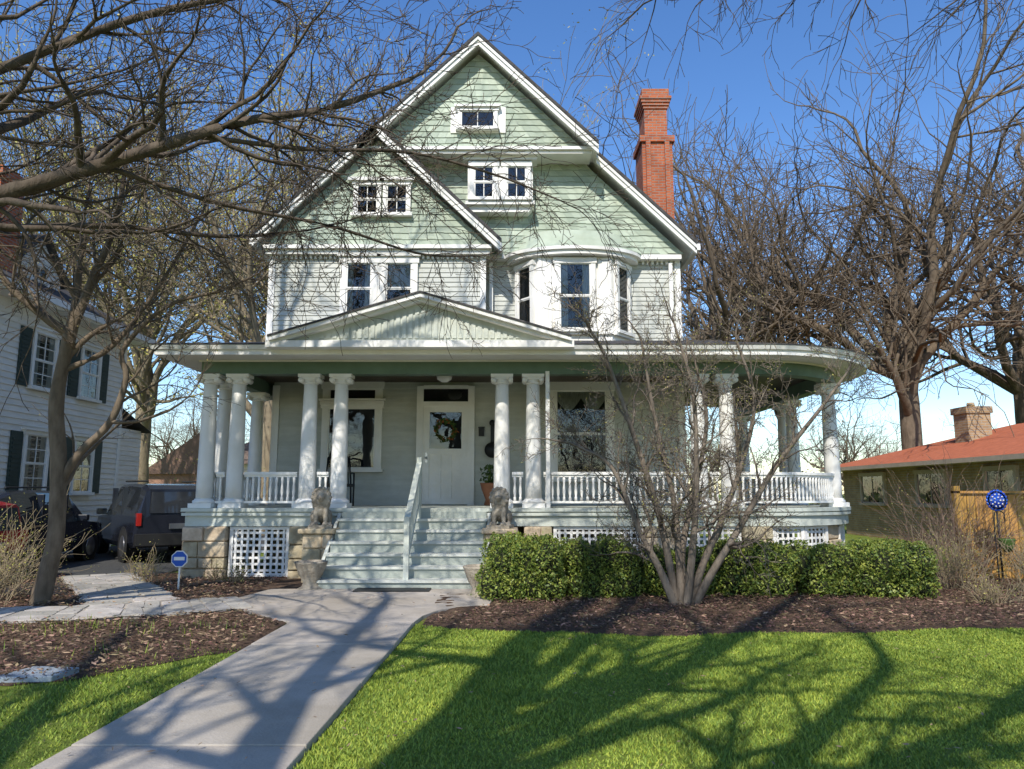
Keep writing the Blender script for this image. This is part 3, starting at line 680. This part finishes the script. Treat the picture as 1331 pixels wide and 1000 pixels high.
def limb(T,pts,r0,r1,nk,maxlev,L,kids=(3,3,3),t0=.25,**kw):
    P=cat(pts); n=len(P); rad=[(r0+(r1-r0)*i/(n-1))*(1+U(-.06,.06)) for i in range(n)]
    T.tube(P,rad,max(sides(r0),5),0,False)
    for j in range(nk):
        t=t0+(1-t0)*(j+R())/nk; i=min(int(t*(n-1)),n-2); d=(P[i+1]-P[i]).normalized()
        grow(T,P[i],rotdir(d,U(.4,1.0)),L*U(.6,1.2)*(1.15-.4*t),rad[i]*U(.4,.62),0,maxlev,kids,**kw)
    grow(T,P[-1],(P[-1]-P[-2]).normalized(),L*.8,r1,0,maxlev,kids,**kw)
def finish(T,name,m,budmat=None,nb=0,bs=.03,spread=.1):
    o=T.obj(name,m)
    if budmat and T.buds:
        B=np.array([tuple(b) for b in T.buds]); B=np.repeat(B,nb,0); B=B+np.random.normal(0,spread,B.shape); n=len(B); s=rnd(n,bs*.6,bs*1.3)[:,None]
        q=quads('buds',B,unit(n)*s,unit(n)*s*.6,budmat); q.parent=o
    return o
T=Tree()
stems=[[(2.12,9.88,G),(1.9,9.85,.6),(1.66,9.8,1.05),(1.3,9.7,1.87),(.83,9.6,2.15)],
[(2.15,9.95,G),(2.02,9.95,.9),(1.9,9.95,1.45),(1.6,9.9,2.4),(1.28,9.8,3.3),(1.0,9.7,3.8)],
[(2.2,9.9,G),(2.2,10,.8),(2.15,10,1.5),(1.93,10,2.6),(1.8,10.1,3.65)],
[(2.25,9.85,G),(2.35,9.8,.9),(2.42,9.8,1.6),(2.4,9.7,2.8),(2.2,9.7,3.7)],
[(2.3,9.92,G),(2.5,9.95,.6),(2.75,10,1.1),(3.1,10,1.95),(3.3,10,2.8),(3.1,10,3.6)],
[(2.35,9.9,G),(2.6,9.8,.55),(2.95,9.75,1.1),(3.45,9.7,1.9),(4.0,9.6,2.6),(4.4,9.6,3.1)],
[(2.25,10,G),(2.3,10.2,.8),(2.6,10.5,1.7),(2.8,10.6,2.6),(2.7,10.7,3.4)]]
for s_ in stems: limb(T,s_,.060,.016,13,4,.60,(3,3,3,3),.28,up=.02,wig=.3,ang=(.5,1.2),rmin=.0032)
finish(T,'ornamental_tree',M_bark2,M_bud,1,.010,.02)
T=Tree()
limb(T,[(-6.2,10,G-.05),(-6.1,10,.6),(-6.05,10,1.05),(-6.1,10,1.96),(-6.2,10,2.8),(-6.1,10,3.7)],.125,.085,2,3,1.2,(3,3,3),.5,rmin=.004)
limb(T,[(-6.1,10,3.7),(-6.5,9.9,4.0),(-7.0,9.8,4.5),(-7.4,9.7,5.4)],.07,.025,7,4,1.0,(3,3,3),.2,rmin=.0035,wig=.3)
limb(T,[(-6.1,10,3.7),(-5.85,10,4.5),(-5.6,10,5.3),(-5.5,10,6.4)],.07,.025,8,4,1.0,(3,3,3),.2,rmin=.0035,wig=.3)
limb(T,[(-6.08,10,1.6),(-5.85,10,2.05),(-5.45,10,2.5),(-5.28,10,3.1),(-5.35,10,3.5),(-4.8,10,4.1),(-4.1,10.1,4.35)],.06,.022,8,3,1.0,(3,3,3),.3,rmin=.0035,wig=.3)
limb(T,[(-6.15,10,3.2),(-5.6,10.2,3.6),(-5.0,10.3,4.6),(-4.5,10.3,5.6)],.045,.018,8,3,1.0,(3,3,3),.3,rmin=.0035,wig=.3)
finish(T,'redbud_tree',M_bark3,M_bud,1,.012,.03)
T=Tree()
limb(T,[(-7.0,6.4,G-.1),(-6.9,6.4,1.5),(-6.8,6.5,3.0),(-6.9,6.6,5.0),(-7.2,6.7,8.0)],.30,.18,5,4,3.0,(4,3,3,3),.6,rmin=.005)
limb(T,[(-6.8,6.5,3.2),(-6.0,6.6,3.9),(-4.94,6.8,4.4),(-4.12,7,4.78),(-3.2,7,5.1),(-2.68,7.2,5.38),(-1.96,7.5,5.68),(-1.2,8,6.3)],.105,.03,20,4,1.35,(3,3,3,3),.25,up=.02,wig=.28,rmin=.004)
limb(T,[(-6.85,6.6,4.2),(-6.0,7.0,5.4),(-5.0,7.4,6.3),(-3.9,7.6,6.9),(-2.6,7.8,7.3)],.08,.025,15,4,1.35,(3,3,3,3),.25,up=.02,wig=.28,rmin=.004)
limb(T,[(-6.85,6.5,3.6),(-5.9,7.6,4.3),(-4.9,8.6,4.75),(-3.8,9.4,4.9),(-2.9,10,5.2)],.055,.018,15,4,1.1,(3,3,3),.25,up=.0,wig=.28,rmin=.004)
limb(T,[(-3.2,7.0,5.1),(-2.2,7.6,5.25),(-1.2,8.2,5.5),(-.2,8.6,5.4),(.6,8.9,5.2)],.030,.010,16,3,.95,(3,3,3),.1,up=-.01,wig=.3,rmin=.0038)
limb(T,[(-4.1,7.0,4.78),(-3.2,7.8,4.7),(-2.2,8.6,4.75),(-1.2,9.2,4.6),(-.4,9.6,4.7)],.030,.010,16,3,.95,(3,3,3),.1,up=-.01,wig=.3,rmin=.0038)
for tgt in ((-4.5,8.0,11.5),(-2.6,7.2,13.5),(-6.5,9.0,14),(-1.0,5.5,12.0),(-4.0,4.0,13.0)):
    t=Vector(tgt); b=Vector((-7.1,6.65,7.3)); m1=b.lerp(t,.45)+Vector((0,0,.5)); limb(T,[tuple(b),tuple(m1),tgt],.13,.05,7,3,2.1,(3,3,3),.3,rmin=.008,minz=8.6,wig=.3)
finish(T,'maple_tree',M_bark)
T=Tree()
limb(T,[(-2.6,-3.2,G-.1),(-2.55,-3.2,2.0),(-2.5,-3.1,4.5),(-2.3,-3.1,7.5),(-2.5,-3,10.5),(-2.2,-2.8,13)],.46,.17,6,4,2.6,(3,3,3,3),.5,rmin=.007,minz=5)
for tgt,z in (((-6,-1.5,8.5),4.6),((-4.5,-1.0,11),5.5),((1.0,-2.0,8.2),4.4),((3.8,-.8,8.2),5.2),((1.6,0.0,11),6.5),((-.6,1.0,9.8),6.0)):
    t=Vector(tgt); b=Vector((-2.5,-3.1,z)); m1=b.lerp(t,.45)+Vector((0,0,-.6)); limb(T,[tuple(b),tuple(m1),tgt],.19,.08,7,3,2.3,(3,3,3,3),.3,rmin=.010,minz=5.2,wig=.3)
finish(T,'street_maple_tree',M_bark)
T=Tree()
limb(T,[(7.5,-5.0,G-.1),(7.4,-5,2.5),(7.3,-4.9,4.6)],.32,.24,0,4,4)
for tgt in ((3.8,-2.6,7.6),(6.0,-2.0,9.5),(9.5,-3.5,9.0),(8.0,-.8,7.5)):
    t=Vector(tgt); b=Vector((7.3,-4.9,4.4)); m1=b.lerp(t,.4)+Vector((0,0,-.5)); limb(T,[tuple(b),tuple(m1),tgt],.17,.06,6,3,2.4,(3,3,3),.3,rmin=.010,minz=5)
finish(T,'street_maple_tree',M_bark)
T=Tree()
limb(T,[(8.3,5.2,G-.1),(8.2,5.2,2.5),(8.0,5.3,4.6),(7.9,5.5,8.0)],.26,.16,5,3,2.5,(3,3,3),.6,rmin=.005)
limb(T,[(8.0,5.3,4.8),(6.6,6.2,6.5),(5.3,6.8,7.3),(3.7,7.4,7.5),(2.0,7.8,7.4)],.07,.018,16,3,1.1,(3,3,3),.3,up=-.06,wig=.3,rmin=.0038)
limb(T,[(7.95,5.4,5.6),(6.9,7.2,7.6),(5.6,8.4,8.7),(3.9,9,9.1)],.055,.018,12,3,1.2,(3,3,3),.3,up=-.06,wig=.3,rmin=.0038)
for tgt in ((4.5,6.5,12.0),(2.2,6.5,11.5),(1.0,5.5,13.0)):
    t=Vector(tgt); b=Vector((7.9,5.5,7.6)); m1=b.lerp(t,.45)+Vector((0,0,.5)); limb(T,[tuple(b),tuple(m1),tgt],.11,.045,7,3,1.9,(3,3,3),.3,rmin=.008,minz=9.2,wig=.3)
finish(T,'elm_tree',M_bark)
def oak(seed,H,r0,levs=5,kids=(6,4,4,3,3),ratio=.68,trunkfrac=.3,forks=5,rmin=.011,wig=.3,el=(.5,1.25),ang=(.45,1.05)):
    random.seed(seed); T=Tree(); th=H*trunkfrac
    limb(T,[(0,0,-.2),(U(-.2,.2),0,th*.5),(0,0,th)],r0,r0*.75,2,3,H*.2,(4,3,3),.7,rmin=rmin)
    for i in range(forks):
        a=2*math.pi*i/forks+U(-.4,.4); e_=U(*el); d=Vector((math.cos(a)*math.cos(e_),math.sin(a)*math.cos(e_),math.sin(e_)))
        grow(T,Vector((0,0,th*U(.75,1.0))),d,H*U(.30,.40),r0*U(.4,.6),0,levs-1,kids,.05,wig,ang,ratio,rmin)
    return T
T=oak(11,20,.42,5,(6,4,4,4,3),forks=6,rmin=.012,el=(.45,1.4),wig=.36,ratio=.66)
o1=finish(T,'oak_tree',M_bark3); o1.location=(14.6,27,0)
T=oak(23,19,.38,5,(6,4,4,4,3),forks=6,rmin=.012,el=(.45,1.4),wig=.36,ratio=.66); o2=finish(T,'oak_tree',M_bark3); o2.location=(8.6,29.5,0)
T=oak(5,20,.36,5,(6,4,4,3),forks=5,trunkfrac=.26,el=(.95,1.45),ang=(.35,.8),rmin=.012,wig=.2); o3=finish(T,'cottonwood_tree',M_bark4,M_bud,9,.055,.3); o3.location=(-8.6,26,0)
def inst(o,name,loc,rz,s):
    q=bpy.data.objects.new(name,o.data); scene.collection.objects.link(q); q.location=loc; q.rotation_euler=(0,0,rz); q.scale=(s,s,s)
    for c_ in o.children:
        k=bpy.data.objects.new(c_.name,c_.data); scene.collection.objects.link(k); k.parent=q
    return q
inst(o1,'oak_tree',(21,27,0),2.1,1.0); inst(o2,'oak_tree',(25,36,0),1.0,1.15); inst(o1,'oak_tree',(15,40,0),4.0,1.15)
inst(o3,'cottonwood_tree',(-15.5,31,0),2.0,1.1); inst(o3,'cottonwood_tree',(-3.5,36,0),4.1,1.05); inst(o3,'cottonwood_tree',(-21,34,0),3,1.1)
inst(o3,'cottonwood_tree',(-11.5,42,0),.7,1.1)
dist=empty('distant_trees')
random.seed(3)
for i in range(18):
    x=-75+150*i/17+U(-2,2); 
    q=inst(random.choice([o1,o2]),'distant_tree',(x,U(55,80),-.5),R()*6,U(.5,.7)); q.parent=dist
n=60000; x=rnd(n,-90,90); y=rnd(n,52,56); z=np.abs(np.random.normal(0,1,n))*(1.4+.7*np.sin(x*.6)+.5*np.sin(x*1.7)); C=np.stack([x,y,z+G],1); s=rnd(n,.06,.16)[:,None]
quads('distant_brush',C,unit(n)*s,unit(n)*s*.6,mat('brush_brown',(.24,.16,.11),(.12,.11,.06),.5,.9,0,1,.1,.3))

def bush(name,cx,cy,w,h,n,m,bud=None,nb=2,bs=.014):
    T=Tree()
    for i in range(n):
        a=R()*6.28; r=R()*w*.35; p=Vector((cx+r*math.cos(a),cy+r*math.sin(a)*.6,G)); d=Vector((math.cos(a)*U(.1,.8),math.sin(a)*U(.1,.6),1)).normalized()
        grow(T,p,d,h*U(.45,.7),.008,0,2,(4,3),.02,.25,(.3,.9),.6,.003)
    return finish(T,name,m,bud,nb,bs,.05)
M_bush=mat('tan_twigs',(.33,.26,.16),(.21,.165,.10),5,.9)
M_bushr=mat('red_twigs',(.27,.18,.13),(.17,.11,.08),5,.9)
bush('forsythia_shrub',-7.2,10.6,1.5,1.3,26,M_bush,M_bud,3,.013); bush('forsythia_shrub',-6.9,9.9,1.2,1.0,18,M_bush,M_bud,3,.013)
bush('forsythia_shrub',-8.2,9.9,1.5,1.3,18,M_bush,M_bud,3,.014)
bush('bare_shrub',7.4,12.6,1.3,1.8,50,M_bushr,M_bud,1,.012); bush('bare_shrub',6.6,11.4,1.0,1.0,34,M_bush,M_bud,1,.012); bush('bare_shrub',7.7,10.9,1.0,.8,34,M_bush,M_bud,1,.012)
bush('bare_shrub',8.6,12.0,1.0,1.0,34,M_bushr,M_bud,1,.012); bush('bare_shrub',9.8,11.2,1.2,.5,30,M_bush,M_bud,2,.012); bush('bare_shrub',6.3,9.9,.8,.4,24,M_bush,M_bud,1,.012)
bush('bare_shrub',-4.6,12.3,.9,.35,20,M_bush,M_bud,2,.012); bush('bare_shrub',-9.5,24,3.0,2.8,50,M_bushr,M_bud,2,.03); bush('bare_shrub',-5.9,12.2,.8,.5,16,M_bush,M_bud,2,.012)

# ------------------------------------------------------------ left neighbour
nh=empty('clapboard_house'); nb_=MB(); nx=-11.0
nb_.box(-19,nx,12.0,20.7,G-.1,5.75); nb_.box(-14,nx-.35,20.7,22.6,G-.1,3.4); 
ns=MB(); Wn=Wall(nx,12.0,0,1); Wn.siding(ns,lambda z:(0,8.7),G+.3,5.7,.14,0,.026); Wn2=Wall(-19,12.0,1,0); Wn2.siding(ns,lambda z:(0,8),G+.3,5.7,.14)
Wn3=Wall(nx-.35,20.7,0,1); Wn3.siding(ns,lambda z:(0,1.9),G+.3,3.35,.14)
nt=MB(); ng=MB(); nd=MB(); ncu=MB(); nsh=MB(); nr=MB()
Wn.box(nt,8.58,8.72,G+.3,5.7,0,.04)
for yc in (17.05-12,18.95-12,14.0-12):
    for z0,z1 in ((3.95,5.2),(1.55,2.85)):
        window(Wn,yc-.38,yc+.38,z0,z1,.08,True,1,1,nt,ng,nd,ncu,topdiv=True)
        for a in (yc-.38-.08-.42,yc+.46): 
            Wn.box(nsh,a,a+.40,z0-.03,z1+.05,.022,.05)
            for i in range(12): zz=z0+.05+(z1-z0-.1)*i/12; Wn.box(nsh,a+.05,a+.35,zz,zz+.05,.05,.062)
nt.box(-19.5,nx+.5,11.5,21.2,5.75,5.87); nt.box(nx+.45,nx+.58,11.4,21.3,5.80,5.95)
nr.add([(-19.6,11.4,5.9),(nx+.55,11.4,5.9),(nx+.55,21.3,5.9),(-19.6,21.3,5.9),(-16.5,15,8.2),(-14.0,15,8.2),(-14.0,17.8,8.2),(-16.5,17.8,8.2)],[(0,1,5,4),(1,2,6,5),(2,3,7,6),(3,0,4,7),(4,5,6,7)])
nr.add([(-14,20.7,4.2),(nx-.2,20.7,4.1),(nx-.1,22.8,3.35),(-14,22.8,3.4)],[(0,1,2,3)]); 
nb_.box(-14,nx-.6,16.6,18.4,5.9,6.9); Wdm=Wall(nx-.6,16.6,0,1); Wdm.siding(ns,lambda z:(max(0,(z-6.9)),1.8-max(0,z-6.9)),6.1,7.75,.12)
nb_.add([(nx-.6,16.6,6.9),(nx-.6,18.4,6.9),(nx-.6,17.5,7.8),(-14,16.6,6.9),(-14,18.4,6.9),(-14,17.5,7.8)],[(0,1,2),(0,3,5,2),(1,2,5,4)])
nr.add([(nx-.4,16.4,6.75),(nx-.4,17.5,7.86),(-15,17.5,7.86),(-15,16.4,6.75)],[(0,1,2,3)]); nr.add([(nx-.4,18.6,6.75),(nx-.4,17.5,7.86),(-15,17.5,7.86),(-15,18.6,6.75)],[(0,1,2,3)])
window(Wdm,.6,1.2,6.3,7.0,.07,True,1,0,nt,ng,nd,ncu,head=False)
nc=MB(); nc.box(-12.3,-11.35,15.6,16.4,5.6,8.7); nc.box(-12.36,-11.29,15.54,16.46,8.5,8.75)
nb_.obj('walls',M_nwhite,nh); ns.obj('siding',M_nwhite,nh); nt.obj('trim',M_white,nh); ng.obj('panes',M_glass,nh); nd.obj('window_dark',M_dark,nh); ncu.obj('curtain',M_curt,nh); nsh.obj('shutters',M_shut,nh); nr.obj('roof',M_shing,nh); nc.obj('chimney',M_brick,nh)
gh=MB(); gh.box(-13.5,-8.2,33,38,G-.1,2.75,0); gh.box(-11.6,-9.0,32.95,32.99,G,2.15,2); gh.box(-13.6,-8.1,32.9,38.1,2.7,2.8,0)
gh.add([(-13.9,32.6,2.8),(-7.8,32.6,2.8),(-7.8,38.4,2.8),(-13.9,38.4,2.8),(-12,35.5,4.2),(-9.7,35.5,4.2)],[(0,1,5,4),(1,2,5),(2,3,4,5),(3,0,4)],1)
gh.obj('detached_garage',[M_nwhite,mat('weathered_brown_roof',(.2,.15,.12),None,8,.9),M_white])
sh=MB(); sh.box(-20,-14.3,41,46,G-.1,2.6,0); sh.prism([(-20.4,2.55),(-13.9,2.55),(-17.2,4.8)],40.7,46.3,1); sh.obj('brick_garage',[mat('garage_brick',(.42,.24,.17),(.32,.18,.12),3,.9),mat('brown_roof',(.24,.15,.11),None,8,.9)])

# ------------------------------------------------------------ right neighbour (ranch)
rh=empty('brick_ranch_house'); r_=MB(); rx=12.0
r_.box(rx,24,17.0,27,G-.1,2.35); r_.obj('walls',M_tan,rh)
rr=MB(); e0=rx-.55
rr.add([(e0,16.4,2.42),(25,16.4,2.42),(25,27.6,2.42),(e0,27.6,2.42),(e0+4.2,21,3.65),(21,21,3.65),(21,23,3.65),(e0+4.2,23,3.65)],[(0,1,5,4),(1,2,6,5),(2,3,7,6),(3,0,4,7),(4,5,6,7)]); rr.obj('roof',M_orange,rh)
rt=MB(); rt.box(e0,25,16.4,27.6,2.30,2.419); rg=MB(); rd=MB(); rcu=MB()
Wr=Wall(rx,27,0,-1)
for a,b in ((1.5,3.0),(5,6.4),(8.2,9.3)): window(Wr,a,b,1.2,2.1,.08,False,1,1,rt,rg,rd,rcu,head=False)
rt.obj('trim',mat('brown_trim',(.50,.40,.30),None,4,.6),rh); rg.obj('panes',M_glass,rh); rd.obj('window_dark',M_dark,rh); rcu.obj('curtain',M_curt,rh)
rc=MB(); rc.box(13.6,14.3,22,22.7,2.5,4.05); rc.box(13.55,14.35,21.95,22.75,3.9,4.1); rc.lathe(13.95,22.35,[(.12,4.1),(.1,4.25)],10); rc.obj('chimney',M_tan,rh)
fn=MB(); x=7.75; 
while x<12.8:
    h=1.52+U(-.01,.01); fn.box(x,x+.13,12.98,13.0,G,h); x+=.142
fn.box(7.7,12.9,13.0,13.04,.4,.49); fn.box(7.7,12.9,13.0,13.04,1.2,1.29)
for x in (7.65,9.7,11.7): fn.box(x,x+.1,12.93,13.03,G,1.66)
fn.box(7.65,12.9,12.93,13.05,1.535,1.575)
fn.obj('wooden_fence',M_fence)
orn=MB(); ox,oy=7.95,12.3; orn.tube([Vector((ox,oy,G)),Vector((ox,oy,1.25))],[.015,.015],6,1)
n=18
for i in range(n):
    a=2*math.pi*i/n; p=Vector((ox+.15*math.cos(a),oy-.03,1.42+.15*math.sin(a))); orn.tube([p,p+Vector((0,.02,0))],[.03,.03],8,0)
orn.tube([Vector((ox,oy-.03,1.42)),Vector((ox,oy+.0,1.42))],[.15,.15],24,0)
for rr_,k in ((.1,10),(.05,5)):
    for i in range(k):
        a=2*math.pi*i/k; p=Vector((ox+rr_*math.cos(a),oy-.045,1.42+rr_*math.sin(a))); orn.tube([p,p+Vector((0,.012,0))],[.012,.012],8,2)
orn.obj('garden_ornament',[M_blueg,M_iron,M_white])
for hx_ in (7.7,8.3):
    s_=MB(); s_.tube(cat([(hx_,12.0,G),(hx_,12.0,1.1),(hx_+.06,12,1.25),(hx_+.16,12,1.22),(hx_+.17,12,1.1)]),[.01]*21,5)
    s_.tube([Vector((hx_+.17,12,1.1)),Vector((hx_+.17,12,.85))],[.004]*2,4); s_.lathe(hx_+.17,12,[(.05,.62),(.1,.7),(.12,.80),(.125,.82)],14,1)
    s_.obj('hanging_basket',[M_iron,M_leafg])
sg=MB(); sgx,sgy=-5.0,11.4; sg.box(sgx-.012,sgx+.012,sgy,sgy+.015,G,.5)
pts=[(sgx+.13*math.cos(math.radians(22.5+45*i)),.56+.13*math.sin(math.radians(22.5+45*i))) for i in range(8)]
sg.prism(pts,sgy-.02,sgy-.005,0); pts=[(sgx+.115*math.cos(math.radians(22.5+45*i)),.56+.115*math.sin(math.radians(22.5+45*i))) for i in range(8)]
sg.prism(pts,sgy-.024,sgy-.021,1); sg.box(sgx-.08,sgx+.08,sgy-.028,sgy-.025,.54,.59,0)
sg.obj('yard_sign',[M_white,M_bluesign])

# ------------------------------------------------------------ vehicles
def suv(name,x,y,rot,paint,sc=(1,1,.9)):
    M=Matrix.Translation((x,y,G+.022))@Matrix.Rotation(rot,4,'Z')@Matrix.Diagonal((*sc,1)); root=empty(name)
    b=MB(M)
    secs=[(-2.35,.86,.45,1.02,.70,1.10),(-2.28,.92,.38,1.05,.72,1.68),(-1.9,.93,.34,1.06,.74,1.78),(-1.0,.94,.32,1.06,.76,1.82),(.2,.94,.32,1.05,.75,1.80),(.75,.94,.32,1.04,.70,1.72),(1.35,.93,.33,1.02,.80,1.08),(2.0,.90,.36,.96,.74,1.0),(2.3,.84,.42,.82,.68,.88)]
    vs=[]
    for (yy,wl,zl,zb,wt,zt) in secs:
        vs+= [(-wl*.94,yy,zl),(-wl,yy,zl+.12),(-wl,yy,(zl+zb)/2),(-wl*.97,yy,zb),(-wt,yy,zt-.06),(-wt*.9,yy,zt),(wt*.9,yy,zt),(wt,yy,zt-.06),(wl*.97,yy,zb),(wl,yy,(zl+zb)/2),(wl,yy,zl+.12),(wl*.94,yy,zl)]
    k=12
    for i in range(len(secs)-1):
        for j in range(k):
            m_=0
            if j in (3,7) and 1<=i<=4: m_=1
            if i==5 and j==5: m_=1
            b.add([vs[i*k+j],vs[(i+1)*k+j],vs[(i+1)*k+(j+1)%k],vs[i*k+(j+1)%k]],[(0,1,2,3)],m_,False)
    b.add(vs[:k],[tuple(range(k))],0); b.add(vs[-k:],[tuple(range(k-1,-1,-1))],0)
    b.add([(-.66,-2.375,1.14),(.66,-2.375,1.14),(.62,-2.315,1.62),(-.62,-2.315,1.62)],[(0,1,2,3)],1)
    for s in (-1,1):
        b.box(s*.84-.045,s*.84+.045,-2.385,-2.25,.86,1.14,2); b.box(s*.7-.14,s*.7+.14,2.2,2.33,.66,.82,3)
        for yy in (-.95,.15): b.box(s*.86-.05,s*.86+.06,yy-.035,yy+.035,1.05,1.72,0)
        b.tube([Vector((s*.62,-1.9,1.87)),Vector((s*.62,.3,1.89))],[.022,.022],6,4)
        b.box(s*1.0-.1,s*1.0+.1,.75,.9,1.05,1.2,0)
        for yy in (-1.45,1.5):
            for (r_o,w0,w1,m_) in ((.45,.935,.945,4),(.37,.72,.95,5),(.24,.9,.957,6)):
                b.tube([Vector((s*w0,yy,.37)),Vector((s*w1,yy,.37))],[r_o,r_o],24,m_)
    b.box(-.9,.9,-2.46,-2.3,.42,.68,4); b.box(-.88,.88,2.25,2.4,.38,.6,4); b.box(-.26,.26,-2.40,-2.36,.78,.9,3)
    b.obj('body',[paint,M_cargl,M_tail,M_rim,M_iron,M_tyre,M_rim],root,.012)
suv('parked_car',-8.35,17.6,math.radians(38),M_carp)
suv('parked_car',-9.85,14.9,math.radians(8),M_carp,(.96,.9,.82))
suv('parked_car',-10.35,11.8,math.radians(90),M_carred,(.9,.95,.74))

# ------------------------------------------------------------ light, sky, camera
EL=math.radians(43); S=Vector((-.25,-1,0)).normalized()*math.cos(EL)+Vector((0,0,math.sin(EL)))
sun=bpy.data.lights.new('sun','SUN'); sun.energy=5.0; sun.angle=math.radians(.5); sun.color=(1,.95,.87)
so=bpy.data.objects.new('sun',sun); scene.collection.objects.link(so); so.rotation_euler=(-S).to_track_quat('-Z','Y').to_euler()
wd=bpy.data.worlds.new('World'); scene.world=wd; wd.use_nodes=True; nt_=wd.node_tree
sky=nt_.nodes.new('ShaderNodeTexSky'); sky.sky_type='NISHITA'; sky.sun_disc=False; sky.sun_elevation=EL; sky.sun_rotation=math.atan2(S.x,S.y)
sky.air_density=1.1; sky.dust_density=.2; sky.ozone_density=3.0
hs=nt_.nodes.new('ShaderNodeHueSaturation'); hs.inputs['Saturation'].default_value=1.22; hs.inputs['Value'].default_value=1.35; hs.inputs['Hue'].default_value=.508
bg=nt_.nodes['Background']; bg.inputs[1].default_value=.15; nt_.links.new(sky.outputs[0],hs.inputs['Color']); nt_.links.new(hs.outputs[0],bg.inputs[0])
cam=bpy.data.cameras.new('camera'); cam.lens=26; cam.sensor_width=36; cam.clip_end=1500; cam.clip_start=.05
co=bpy.data.objects.new('camera',cam); scene.collection.objects.link(co); co.location=(0,0,1.55); co.rotation_euler=(math.radians(98.3),0,0); scene.camera=co
scene.view_settings.view_transform='Standard'; scene.view_settings.look='None'; scene.view_settings.exposure=0
print('verts',sum(len(m.vertices) for m in bpy.data.meshes))
